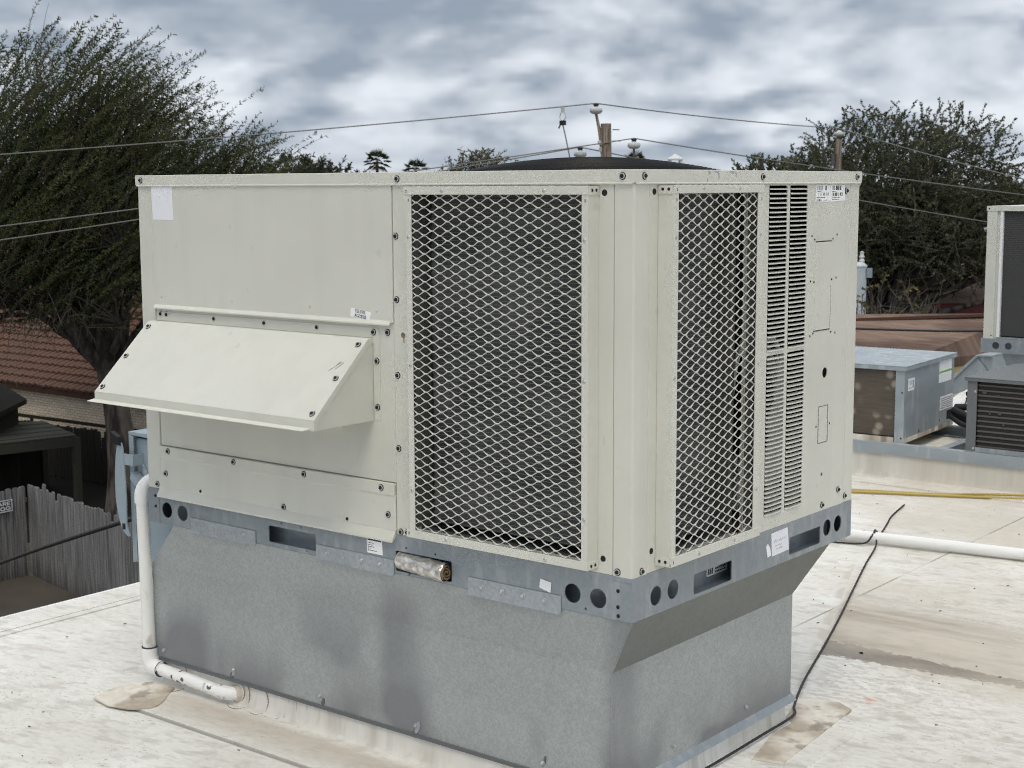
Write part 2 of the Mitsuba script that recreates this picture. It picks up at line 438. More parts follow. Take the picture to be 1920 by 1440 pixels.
MATS = {
    'm_shadedslope': pr(mikit.proc(f_shadedslope), 0.5, metallic=0.2),
    'm_cream': pr(mikit.proc(f_cream), 0.40, spec=0.45),
    'm_galv': pr(mikit.proc(f_galv), 0.42, metallic=0.35),
    'm_galvlight': pr(mikit.proc(f_galvlight), 0.42, metallic=0.3),
    'm_adapter': pr(mikit.proc(f_adapter), 0.46, metallic=0.25),
    'm_roof': two({'type': 'bumpmap', 'arbitrary': mikit.proc(f_roofbump, 4e-3), 'scale': 1.0, 'bsdf': {'type': 'principled', 'base_color': mikit.proc(f_roof), 'roughness': 0.6, 'specular': 0.3}}),
    'm_patch': pr(mikit.proc(f_patch), 0.62, spec=0.3),
    'm_black': pr((0.012, 0.012, 0.013), 0.55, spec=0.3),
    'm_rubber': pr((0.016, 0.016, 0.018), 0.6),
    'm_interior': pr((0.02, 0.02, 0.021), 0.7, spec=0.2),
    'm_innergrey': pr((0.10, 0.10, 0.098), 0.6),
    'm_shade_smear': pr((0.11, 0.11, 0.105), 0.6),  # dark grey of the guard shade strips and some sealant smears
    'm_palesheet': pr((0.42, 0.42, 0.42), 0.7),
    'm_steel': pr((0.50, 0.51, 0.52), 0.38, metallic=0.8),
    'm_washer': pr((0.46, 0.47, 0.46), 0.5, metallic=0.3),
    'm_mesh': pr((0.53, 0.535, 0.50), 0.42),
    'm_fin': pr(mikit.proc(f_fin), 0.6, metallic=0.15),
    'm_tube': pr((0.20, 0.21, 0.21), 0.45, metallic=0.4),
    'm_paper': pr(mikit.proc(f_paper), 0.6),
    'm_label': pr((0.80, 0.81, 0.82), 0.5),
    'm_print': pr((0.05, 0.05, 0.055), 0.7, spec=0.2),
    'm_faint': pr((0.36, 0.37, 0.39), 0.7, spec=0.2),
    'm_foil': two({'type': 'bumpmap', 'arbitrary': mikit.proc(f_foilbump, 2e-3), 'scale': 1.0, 'bsdf': {'type': 'principled', 'base_color': mikit.proc(f_foil), 'roughness': 0.32, 'metallic': 0.8}}),
    'm_wool': pr((0.21, 0.155, 0.10), 0.95, spec=0.1),
    'm_pvc': pr(mikit.proc(f_pvc), 0.35),
    'm_pipemark': pr(mikit.proc(f_pipe2), 0.35),
    'm_whitepipe': pr((0.80, 0.80, 0.79), 0.32),
    'm_yellow': pr((0.42, 0.32, 0.085), 0.4),
    'm_yellowdark': pr((0.16, 0.125, 0.03), 0.45),
    'm_switch': pr((0.29, 0.355, 0.40), 0.45, metallic=0.15),
    'm_palegrey': pr((0.50, 0.56, 0.60), 0.4),
    'm_greyunit': pr(mikit.proc(f_greypaint), 0.45, metallic=0.2),
    'm_darkunit': pr((0.125, 0.135, 0.142), 0.5),
    'm_brownfin': pr(mikit.proc(f_coilbrown), 0.8, spec=0.2),
    'm_fin2': pr((0.03, 0.028, 0.027), 0.7, spec=0.2),
    'm_fin2l': pr((0.085, 0.08, 0.077), 0.6),
    'm_fin3': pr((0.075, 0.074, 0.075), 0.7, spec=0.2),
    'm_white': pr((0.74, 0.75, 0.76), 0.45),
    'm_green': pr((0.22, 0.42, 0.10), 0.5),
    'm_bark': pr(mikit.proc(f_bark), 0.9, spec=0.15),
    'm_twig': pr((0.085, 0.075, 0.065), 0.9, spec=0.1),
    'm_greytwig': pr((0.15, 0.14, 0.125), 0.9, spec=0.1),
    'm_wood': pr(mikit.proc(f_wood), 0.85, spec=0.15),
    'm_oldwood': pr((0.024, 0.022, 0.019), 0.85, spec=0.15),
    'm_shedroof': pr((0.050, 0.050, 0.040), 0.85, spec=0.15),
    'm_brick': pr(mikit.proc(f_brick), 0.85, spec=0.2),
    'm_tile': pr((0.112, 0.062, 0.045), 0.75, spec=0.2),
    'm_tiledark': pr((0.06, 0.032, 0.024), 0.85, spec=0.1),
    'm_shingle': pr(mikit.proc(f_shingle), 0.9, spec=0.15),
    'm_ground': pr(mikit.proc(f_ground), 0.95, spec=0.1),
    'm_yardshade': pr((0.012, 0.011, 0.010), 0.95, spec=0.1),
    'm_slab': pr(mikit.proc(f_slab), 0.85, spec=0.2),
    'm_porcelain': pr((0.56, 0.58, 0.58), 0.3),
    'm_polewood': pr(mikit.proc(f_polewood), 0.85, spec=0.15),
    'm_wire': pr((0.10, 0.10, 0.105), 0.5),
    'm_wirelight': pr((0.20, 0.20, 0.19), 0.55, metallic=0.3),
    'm_stucco': pr((0.36, 0.30, 0.235), 0.85),
    'm_yellowwall': pr((0.46, 0.35, 0.14), 0.8),
    'm_redpaint': pr((0.20, 0.05, 0.04), 0.6),
    'm_wallwhite': pr((0.62, 0.63, 0.64), 0.7),
    'm_window': pr((0.02, 0.022, 0.025), 0.12, spec=0.6),
    'm_sign': pr((0.035, 0.04, 0.06), 0.5),
    'm_leaf': {'type': 'principledthin', 'base_color': {'type': 'mesh_attribute', 'name': 'vertex_color'}, 'roughness': 0.6, 'diff_trans': 0.7, 'spec_trans': 0.0},
}
scene.update(MATS)

# ------------------------------------------------------------------ our building: flat roof the units stand on
ZR, ZC, ZH, ZT = 0.525, 0.629, 1.522, 1.555        # rail foot, cabinet foot, cap hem, cap top
L, W = 1.75, 1.11
GROUND = -6.5
bld = thing('flat_roof_building', 'building under the flat white membrane roof that the rooftop units stand on', 'building')
BX0, BX1, BY0, BY1 = -2.79, 16.0, -10.0, 8.0
obj('wall', bx(BX0 + 0.06, BX1 - 0.06, BY0 + 0.06, BY1 - 0.06, GROUND - 0.3, -0.12), 'm_stucco', bld)
obj('edge_trim', cat(bx(BX0 - 0.012, BX0, BY0, BY1, -0.13, 0.004), bx(BX0, BX1, BY1, BY1 + 0.012, -0.13, 0.004), bx(BX0, BX1, BY0 - 0.012, BY0, -0.13, 0.004), bx(BX1, BX1 + 0.012, BY0, BY1, -0.13, 0.004)), 'm_white', bld)
tag(obj('roof_sheet', bx(BX0, -2.60, BY0, BY1, -0.12, 0.004), 'm_roof', bld), 'narrow white membrane strip along the roof edge')
obj('roof_sheet', bx(-2.64, -0.50, BY0, BY1, -0.12, 0.0), 'm_roof', bld)
obj('roof_sheet', bx(-0.52, 4.0, BY0, BY1, -0.12, 0.003), 'm_roof', bld)
obj('roof_sheet', bx(3.97, 16.0, BY0, BY1, -0.12, 0.006), 'm_roof', bld)


def ring_loft(rect, profile, closed_top=True):
    """A skirt of membrane round a rectangle: (distance out, height) pairs."""
    x0, x1, y0, y1 = rect
    rings = []
    for d, z in profile:
        d = max(d, 1e-4)
        c = []
        for cx, cy, a0 in ((x1, y1, 0), (x0, y1, 90), (x0, y0, 180), (x1, y0, 270)):
            for a in np.radians(np.linspace(a0, a0 + 90, 7)):
                c.append((cx + d * math.cos(a), cy + d * math.sin(a), z))
        rings.append(c)
    v = np.array(rings).reshape(-1, 3)
    n = len(rings[0]); f = []
    for i in range(len(profile) - 1):
        for j in range(n):
            a, b = i * n + j, i * n + (j + 1) % n
            f += [(a, a + n, b + n), (a, b + n, b)]
    return trimesh.Trimesh(v, np.array(f), process=False)


CURB = (-1.755, -0.092, 0.046, 0.895)
obj('curb_flashing', ring_loft(CURB, [(0.0, 0.10), (0.006, 0.085), (0.008, 0.045), (0.011, 0.022), (0.018, 0.0125), (0.034, 0.0085), (0.13, 0.0075), (0.205, 0.0075), (0.207, 0.0)]), 'm_roof', bld, smooth=35)


def patch(pts, z, rise=None):
    p = Polygon(pts).buffer(0.02).buffer(-0.02)
    return plate_xy(p, z, z + 0.004)


lp = np.array(spline([(-1.81, -0.185), (-1.83, -0.08), (-1.775, 0.03), (-1.70, 0.035), (-1.66, -0.02), (-1.60, -0.115), (-1.635, -0.175), (-1.72, -0.20)], 6))
tag(obj('membrane_patch', patch(lp, 0.0068), 'm_patch', bld), 'dirty rounded corner patch at the drain pipe')
rp = [(-0.10, 0.93), (-0.155, 1.11), (-0.04, 1.145), (0.016, 1.113), (0.03, 0.96), (0.06, 0.62), (-0.02, 0.60)]
tag(obj('membrane_patch', patch(rp, 0.0068), 'm_patch', bld), 'dirty corner patch at the foot of the cord')
for cx, cz, r, a0_, a1_ in ((-1.415, 0.052, 0.052, -175, 55), (-1.415, 0.054, 0.030, -160, 80), (-1.33, 0.050, 0.046, -110, 60), (-1.72, 0.045, 0.075, -60, 25)):
    q = []
    for a_ in np.radians(np.linspace(a0_, a1_, 30)):
        x, h = cx + r * math.cos(a_), cz + r * math.sin(a_)
        q.append((x, 0.0365, min(h, 0.083)) if h > 0.02 else (x, 0.0365 - (0.02 - h) * 1.3, 0.0095 + 0.4 * max(h - 0.006, 0)))
    obj('sealant_line', tube(q, 0.0011, 5), 'm_wool', bld)
# lap lines of the flashing target sheet on the roof
# a few bolts and grit lying on the membrane
tag(obj('lost_bolt', bx(-0.211, -0.198, 1.630, 1.638, 0.003, 0.008, 0.002), 'm_black'), 'small dark bolt lying in the damp streak on the roof', 'bolt')

gr_ = np.random.default_rng(77)
bits = []
for _ in range(230):
    x, y = gr_.uniform(-2.5, 1.4), gr_.uniform(-0.9, 4.3)
    if -1.9 < x < 0.02 and -0.02 < y < 1.1: continue
    a, l, w = gr_.uniform(0, PI), gr_.uniform(0.0015, 0.0055), gr_.uniform(0.0008, 0.0022)
    m = hull([(sx_ * l, sy_ * w, sz_) for sx_ in (-1, 1) for sy_ in (-1, 1) for sz_ in (0, 0.002)])
    m.apply_transform(trimesh.transformations.rotation_matrix(a, (0, 0, 1))); m.apply_translation((x, y, 0.0035)); bits.append(m)
tag(obj('grit', cat(bits), 'm_twig', bld), 'bits of grit and leaf scattered on the membrane', kind='stuff')

# ------------------------------------------------------------------ curb adapter
ad = thing('curb_adapter', 'galvanized sheet metal curb adapter under the big cream unit', 'curb adapter')
TP = dict(x0=-1.64, x1=-0.002, y0=0.002, y1=0.985)
LO = dict(x0=-1.785, x1=-0.076, y0=0.030, y1=0.912)
zt, zl, zb = ZR - 0.001, 0.383, 0.092


def sheet(pts, t=0.002):
    p = np.array(pts, float)
    nrm = np.cross(p[1] - p[0], p[2] - p[0]); nrm /= np.linalg.norm(nrm)
    return hull(np.vstack([p, p - t * nrm]))


def quad_patch(a, b, c, d, nu=24, nv=6, amp=0.0, seed=0):
    a, b, c, d = map(np.array, (a, b, c, d))
    u, v = np.meshgrid(np.linspace(0, 1, nu), np.linspace(0, 1, nv))
    u, v = u[..., None], v[..., None]
    P = (a * (1 - u) + b * u) * (1 - v) + (d * (1 - u) + c * u) * v
    nn = np.cross(b - a, d - a); nn = nn / np.linalg.norm(nn)
    k = (meshkit.fbm(P * 2.6 + seed, 2, seed) - 0.5) * 2 * amp
    edge = np.minimum(np.minimum(u, 1 - u), np.minimum(v, 1 - v))[..., 0]
    P = P + (k * np.clip(edge / 0.12, 0, 1))[..., None] * nn
    idx = np.arange(nu * nv).reshape(nv, nu)
    q = np.stack([idx[:-1, :-1], idx[:-1, 1:], idx[1:, 1:], idx[1:, :-1]], -1).reshape(-1, 4)
    f = np.vstack([q[:, [0, 1, 2]], q[:, [0, 2, 3]]])
    return trimesh.Trimesh(P.reshape(-1, 3), f, process=False)


A0, A1, A2, A3 = (TP['x0'], TP['y0'], zt), (TP['x1'], TP['y0'], zt), (TP['x1'], TP['y1'], zt), (TP['x0'], TP['y1'], zt)
B0, B1, B2, B3 = (LO['x0'], LO['y0'], zl), (LO['x1'], LO['y0'], zl), (LO['x1'], LO['y1'], zl), (LO['x0'], LO['y1'], zl)
C0, C1, C2, C3 = [(q[0], q[1], zb) for q in (B0, B1, B2, B3)]
front_ = cat(quad_patch(A0, A1, B1, B0, 40, 8, 0.0012, 3), quad_patch(B0, B1, C1, C0, 40, 10, 0.0022, 4))
obj('front_panel', front_, 'm_adapter', ad, smooth=12)
obj('side_panel', quad_patch(B1, B2, C2, C1, 24, 8, 0.002, 6), 'm_adapter', ad, smooth=12)
tag(obj('transition_panel', quad_patch(A1, A2, B2, B1, 24, 6, 0.001, 5), 'm_shadedslope', ad, smooth=12), 'inward sloping sheet under the rail, its shade put into the colour')
obj('side_panel', cat(quad_patch(A3, A0, B0, B3, 8, 4), quad_patch(B3, B0, C0, C3, 8, 4)), 'm_adapter', ad, smooth=12)
obj('back_panel', cat(quad_patch(A2, A3, B3, B2, 8, 4), quad_patch(B2, B3, C3, C2, 8, 4)), 'm_adapter', ad, smooth=12)
wob = lambda n, s: (meshkit.fbm(np.arange(n)[:, None] * np.array([[0.9, 0, 0]]) + s, 3, 3) - 0.5)
ln = np.vstack([np.linspace(A1, B1, 14), np.linspace(B1, C1, 22)[1:]])
ln[:, 0] += 0.0012; ln[:, 1] -= 0.0012
obj('caulk_bead', tube(ln, 0.0014 + 0.004 * np.abs(wob(len(ln), 2.0)), 7), 'm_adapter', ad, smooth=True)
obj('drip_edge', cat(bx(LO['x0'] + 0.012, LO['x1'] + 0.003, LO['y0'] + 0.001, LO['y0'] + 0.007, 0.079, zb),
                     hull([(LO['x0'] + 0.02, LO['y0'] - 0.004, zb + 0.001), (-0.10, LO['y0'] - 0.004, zb), (LO['x0'] + 0.02, LO['y0'] + 0.004, 0.082), (-0.10, LO['y0'] + 0.004, 0.082), (LO['x0'] + 0.02, LO['y0'] + 0.006, zb), (-0.10, LO['y0'] + 0.006, zb)])), 'm_darkunit', ad)  # front strip coloured dark to stand for its shade
obj('drip_edge', cat(hull([(LO['x1'] - 0.002, LO['y0'] - 0.004, 0.094), (LO['x1'] + 0.016, LO['y0'] - 0.004, 0.076), (LO['x1'] - 0.002, LO['y1'] + 0.008, 0.094), (LO['x1'] + 0.016, LO['y1'] + 0.008, 0.076), (LO['x1'] - 0.002, LO['y0'] - 0.004, 0.074), (LO['x1'] - 0.002, LO['y1'] + 0.008, 0.074)])), 'm_galv', ad)


def hexhead(r, h, flange):
    a = np.arange(6) / 6 * 2 * PI
    top = hull([(r * math.cos(t), r * math.sin(t), z) for t in a for z in (0.001, h - 0.001)] + [(0.82 * r * math.cos(t), 0.82 * r * math.sin(t), h) for t in a])
    return cat(lathe([(0, 0.0), (flange, 0.0), (flange, 0.0008), (flange * 0.85, 0.0016), (0, 0.0017)], 16), top)


S_SCREW = mikit.ply(hexhead(0.0046, 0.0062, 0.0088), 'm_black')
S_RING = mikit.ply(lathe([(0.0049, 0.0016), (0.0050, 0.0030), (0.0070, 0.0026), (0.0072, 0.0010)], 16), 'm_washer', smooth=40)
S_BOLT = mikit.ply(hexhead(0.0050, 0.0060, 0.0068), 'm_steel')
S_SMALL = mikit.ply(hexhead(0.0030, 0.0035, 0.0046), 'm_black')
S_RIVET = mikit.ply(lathe([(0, 0.0022), (0.0025, 0.0020), (0.0045, 0.0008), (0.0050, 0.0)], 12), 'm_steel', smooth=True)
S_HOLE = mikit.ply(lathe([(0, 0.0008), (0.0036, 0.0008), (0.0037, 0.0)], 12), 'm_interior')


def facing(p, n, spin=0.0):
    n = np.array(n, float); n /= np.linalg.norm(n)
    a = np.array([0, 0, 1.0]) if abs(n[2]) < 0.9 else np.array([1.0, 0, 0])
    u = np.cross(a, n); u /= np.linalg.norm(u); w = np.cross(n, u)
    c, s = math.cos(spin), math.sin(spin)
    U, V = c * u + s * w, -s * u + c * w
    m = np.eye(4); m[:3, 0], m[:3, 1], m[:3, 2], m[:3, 3] = U, V, n, p
    return mi.ScalarTransform4f(m.tolist())


FR, RT = (0, -1, 0), (1, 0, 0)


def screw(p, n, parent):
    tw = facing(p, n, random.uniform(0, 6))
    k = put('screw', S_SCREW, parent, tw)
    put('washer', S_RING, k, tw)


def small(shape, name, p, n, parent):
    put(name, shape, parent, facing(p, n, random.uniform(0, 6)))


sm_ = np.random.default_rng(3)
for x in (-1.42, -1.06, -0.70, -0.28):
    for _ in range(3):
        cx_, cz_ = x + sm_.uniform(-.012, .012), 0.114 + sm_.uniform(-.02, .012)
        obj('sealant_smear', plate_xz(affinity.rotate(affinity.scale(Point(cx_, cz_).buffer(1.0, 4), sm_.uniform(.003, .008), sm_.uniform(.006, .014)), sm_.uniform(-50, 50)), LO['y0'] - 0.0016 - 0.0004 * _, LO['y0'] + 0.002), 'm_galvlight' if _ else 'm_shade_smear', ad)
for x in (-1.74, -1.42, -1.06, -0.70, -0.28):
    small(S_BOLT, 'screw', (x, LO['y0'] - 0.001, 0.118 + random.uniform(-.004, .004)), FR, ad)
for y in (0.30, 0.66):
    small(S_BOLT, 'screw', (LO['x1'] + 0.001, y, 0.125), RT, ad)

# ------------------------------------------------------------------ the packaged rooftop unit
un = thing('rooftop_unit', 'large cream rooftop air conditioner with mesh covered coils and a slanted intake hood', 'air conditioner')
PT = 0.022                                                           # panel thickness
G = -0.7335                                                          # the seam between the two halves of the long side


def fr(x0, x1, z0, z1, y=0.0, t=PT, bev=0.0015):                      # a panel of the long side, its face at y
    return bx(x0, x1, y, y + t, z0, z1, bev)


def rt(y0, y1, z0, z1, x=0.0, t=PT, bev=0.0015):                      # a panel of the short side, its face at x
    return bx(x - t, x, y0, y1, z0, z1, bev)


# top cap with hemmed skirt
e = 0.005
capx0, capx1, capy0, capy1 = -L - e, e, -e, W + e
obj('top_cap', bx(capx0, capx1, capy0, capy1, ZT - 0.003, ZT, 0.0012), 'm_cream', un)
def skirt(n0, n1, along_x, face):
    r = 0.010
    poly = Polygon([(n0, ZT - 0.002), (n0, ZH + r), (n0 + r * 0.3, ZH + r * 0.3), (n0 + r, ZH), (n1 - r, ZH), (n1 - r * 0.3, ZH + r * 0.3), (n1, ZH + r), (n1, ZT - 0.002)])
    if along_x:
        return cat(plate_xz(poly, face, face + 0.003 * (1 if face < 0.5 else -1)), tube([(n0 + r, face, ZH + 0.0022), (n1 - r, face, ZH + 0.0022)], 0.0024, 8))
    return cat(plate_yz(poly, face, face - 0.003 * (1 if face > -0.5 else -1)), tube([(face, n0 + r, ZH + 0.0022), (face, n1 - r, ZH + 0.0022)], 0.0024, 8))
obj('cap_skirt', skirt(capx0, capx1 - 0.0008, True, capy0), 'm_cream', un)
obj('cap_skirt', skirt(capy0 + 0.0008, capy1, False, capx1), 'm_cream', un)
obj('cap_skirt', cat(skirt(capx0, capx1, True, capy1), skirt(capy0, capy1, False, capx0)), 'm_cream', un)

# corner posts
obj('corner_post', cat(fr(-L, -1.690, ZC, ZH + 0.01), bx(-L, -L + PT, 0.001, 0.06, ZC, ZH + 0.01)), 'm_cream', un)
r = 0.006
arc = [(-r + r * math.cos(a), r + r * math.sin(a)) for a in np.radians(np.linspace(-90, 0, 7))]
post = Polygon([(-0.0525, 0.0)] + arc + [(0.0, 0.0583), (-0.02, 0.0583), (-0.02, 0.02), (-0.0525, 0.02)])
obj('corner_post', plate_xy(post, ZC, ZH + 0.01), 'm_cream', un, smooth=35)
obj('corner_post', cat(rt(1.0545, W, ZC, ZH + 0.01), bx(-0.06, -0.001, W - PT, W - 0.0005, ZC, ZH + 0.01)), 'm_cream', un)
# the unseen far sides
obj('back_panel', bx(-L + 0.002, -0.061, W - PT, W - 0.001, ZC, ZH + 0.008), 'm_cream', un)
obj('end_panel', bx(-L, -L + PT, 0.061, W - 0.001, ZC, ZH + 0.008), 'm_cream', un)

# left half: upper access panel with a turned-out lip, intake panel, lower panel, drip flange
obj('access_panel', fr(-1.6882, G, 1.1765, ZH + 0.008, -0.002), 'm_cream', un)
lip = Polygon([(-0.002, 1.1815), (-0.0085, 1.1745), (-0.0105, 1.1725), (-0.0105, 1.1690), (-0.0085, 1.1690), (-0.007, 1.172), (0.0, 1.177)])
m = plate_yz(lip, -1.6875, G - 0.006)
obj('panel_lip', m, 'm_cream', un)
obj('intake_panel', fr(-1.6882, G, 0.7625, 1.1762, 0.004), 'm_cream', un)
obj('lower_panel', cat(fr(-1.6882, G, 0.637, 0.7315, -0.002, 0.02), fr(-1.6882, G - 0.0015, 0.7285, 0.7605, -0.0045, 0.018)), 'm_cream', un)
obj('drip_flange', hull([(-1.693, 0.002, 0.642), (G - 0.002, 0.002, 0.642), (-1.694, -0.0145, 0.6125), (G - 0.003, -0.0145, 0.6125), (-1.694, -0.0135, 0.6075), (G - 0.003, -0.0135, 0.6075), (-1.693, 0.012, 0.631), (G - 0.002, 0.012, 0.631)]), 'm_cream', un)
obj('seam_backing', cat(bx(-0.75, -0.70, PT + 0.001, PT + 0.006, ZC, ZH), bx(-0.070, -0.023, PT + 0.001, PT + 0.006, ZC, ZH), bx(-PT - 0.006, -PT - 0.001, 0.045, 0.075, ZC, ZH), bx(-PT - 0.006, -PT - 0.001, 1.03, 1.075, ZC, ZH)), 'm_interior', un)

# right half: frame round the coil opening
obj('coil_frame', cat(fr(-0.7312, -0.668, ZC, ZH + 0.008), fr(-0.118, -0.0548, ZC, ZH + 0.008), fr(-0.6675, -0.1185, 1.500, ZH + 0.008), fr(-0.6675, -0.1185, ZC, 0.649)), 'm_cream', un)
obj('coil_frame', cat(rt(0.0602, 0.118, ZC, ZH + 0.008), rt(0.1185, 0.485, 1.500, ZH + 0.008), rt(0.1185, 0.485, ZC, 0.647)), 'm_cream', un)
# louvred panel of the short side
lv_y = ((0.6035, 0.6985), (0.7130, 0.8075)); lv_z = ((0.6670, 1.0860), (1.0955, 1.5180))
pane = sbox(0.4855, ZC, 1.0530, ZH + 0.008)
for ya, yb in lv_y:
    for za, zb_ in lv_z:
        pane = pane.difference(sbox(ya, za, yb, zb_).buffer(-0.004).buffer(0.004))
pane = pane.difference(Point(0.928, 1.0118).buffer(0.0145, 10)).difference(Point(0.923, 0.7305).buffer(0.0055, 8))
obj('louvre_panel', plate_yz(pane, -0.003, -0.0004), 'm_cream', un)
shapes = {}
for (ya, yb) in lv_y:
    for (za, zb_) in lv_z:
        n = 36; pz = (zb_ - za) / n
        for i in range(n):
            zi = za + i * pz
            kk = (round(ya, 3), round(pz, 5))
            if kk not in shapes:
                prof = Polygon([(-0.0075, 0.0034), (-0.001, 0.0026), (0.0038, 0.0008), (0.0048, -0.0005), (0.0042, -0.0012), (-0.0012, 0.0012), (-0.0075, 0.0022)])
                nseg = 6
                ys = np.linspace(ya + 0.001, yb - 0.001, nseg + 1)
                w = [0.0, 0.75, 1.0, 1.0, 1.0, 0.75, 0.0]
                pp = np.array(prof.exterior.coords[:-1])
                V = []
                for yy, ww in zip(ys, w):
                    for (a, b) in pp:
                        V.append((a * (0.35 + 0.65 * ww) if a > 0 else a, yy, b))
                k = len(pp); F = []
                for s_ in range(nseg):
                    for j in range(k):
                        a, b = s_ * k + j, s_ * k + (j + 1) % k
                        F += [(a, b, b + k), (a, b + k, a + k)]
                shapes[kk] = mikit.ply(trimesh.Trimesh(np.array(V), np.array(F), process=False), 'm_cream', smooth=50)
            put('louvre', shapes[kk], un, T().translate([0, 0, zi + 0.0018]))
# knock-outs stamped in the louvred panel: raised plates with open cuts above and below
def ring_line(y0, y1, z0, z1, w=0.0011):
    return sbox(y0, z0, y1, z1).difference(sbox(y0 + w, z0 + w, y1 - w, z1 - w))
obj('knockout', plate_yz(ring_line(0.8945, 0.9505, 0.8195, 0.9215), -0.0004, 0.0006), 'm_print', un)
obj('knockout', cat(plate_yz(sbox(0.8565, 1.130, 0.9495, 1.369), -0.0004, 0.0005)), 'm_cream', un)
obj('knockout_slot', cat(bx(-0.0003, 0.0009, 0.858, 0.949, 1.3675, 1.3705), bx(-0.0003, 0.0009, 0.856, 0.9475, 1.1290, 1.1318), bx(-0.0003, 0.0008, 0.9488, 0.9496, 1.131, 1.25)), 'm_print', un)
for y, z in ((0.836, 1.385), (0.852, 1.375), (0.957, 1.3745), (0.981, 1.385), (0.833, 1.265), (0.852, 1.262), (0.955, 1.265), (0.98, 1.268), (0.836, 1.119), (0.853, 1.125), (0.956, 1.1215), (0.981, 1.117), (0.883, 0.868), (0.962, 0.868)):
    put('pinhole', S_HOLE, un, facing((0, y, z), RT) @ T().scale(0.75))
# guts behind the louvres and openings
obj('partition', cat(bx(-0.42, -0.024, 0.462, 0.484, ZC, ZH)), 'm_innergrey', un)
obj('partition', cat(bx(-0.690, -0.669, 0.024, 0.30, ZC, ZH)), 'm_innergrey', un)
obj('base_pan', cat(bx(-0.668, -0.03, 0.0235, 1.08, ZC + 0.001, 0.643), bx(-0.029, -0.0235, 0.03, 1.08, ZC, 0.641)), 'm_innergrey', un)
obj('dark_backing', bx(-1.2, -1.18, 0.03, 1.08, ZC, ZH), 'm_interior', un)
obj('dark_backing', bx(-0.150, -0.145, 0.49, 1.08, ZC, ZH), 'm_interior', un)  # black sheet added to darken the gaps between the louvres
pipe_ = spline([(-0.10, 0.62, 0.67), (-0.09, 0.66, 0.85), (-0.10, 0.72, 1.03), (-0.11, 0.80, 1.08), (-0.10, 0.86, 0.9), (-0.12, 0.84, 0.66)], 8)
obj('inner_wiring', cat(tube(pipe_, 0.012, 8), tube(pipe_ + [-0.03, -0.05, 0.02], 0.009, 8), bx(-0.16, -0.13, 0.68, 0.84, 0.72, 0.80), tube(spline([(-0.06, 0.63, 1.08), (-0.05, 0.72, 1.12), (-0.06, 0.80, 1.05)], 6), 0.006, 8)), 'm_wallwhite', un, smooth=40)
blob = Polygon([(0.745, 1.085), (0.765, 1.05), (0.775, 1.09), (0.80, 1.07), (0.803, 0.90), (0.80, 0.78), (0.775, 0.735), (0.745, 0.76), (0.72, 0.725), (0.675, 0.735), (0.69, 0.80), (0.715, 0.86), (0.70, 0.90), (0.735, 0.95), (0.75, 1.02)])
tag(obj('inner_pale_sheet', plate_yz(blob, -0.052, -0.048), 'm_palesheet', un), 'pale sheet showing through the lower louvres')  # sheet added for the pale patches behind the lower louvres
# condenser coil: dark fins with flat horizontal tubes, wrapped round the corner
cx0, cz0, cz1 = -0.625, 0.668, 1.512
obj('coil_fins', cat(bx(cx0, -0.040, 0.046, 0.068, cz0, cz1), bx(-0.068, -0.046, 0.069, 0.425, cz0, cz1)), 'm_fin', un)
tb = []
for z in np.arange(cz0 + 0.004, cz1, 0.0102):
    c = [(cx0, 0.043, z), (-0.066, 0.043, z)] + [(-0.066 + 0.023 * math.sin(a), 0.066 - 0.023 * math.cos(a), z) for a in np.radians((30, 60))] + [(-0.043, 0.068, z), (-0.043, 0.425, z)]
    tb.append(tube(c, 0.00085, 4))
tag(obj('coil_tubes', cat(tb), 'm_tube', un), 'thin flat coil tubes running round the corner', kind='stuff')
bumps = [lathe([(0.011, z - 0.006), (0.015, z), (0.011, z + 0.006)], 12).apply_translation((cx0 - 0.012, 0.058, 0)) for z in np.arange(cz0, cz1, 0.0227)]
obj('coil_header', cat([lathe([(0.011, cz0), (0.011, cz1)], 12).apply_translation((cx0 - 0.012, 0.058, 0))] + bumps), 'm_fin', un, smooth=True)


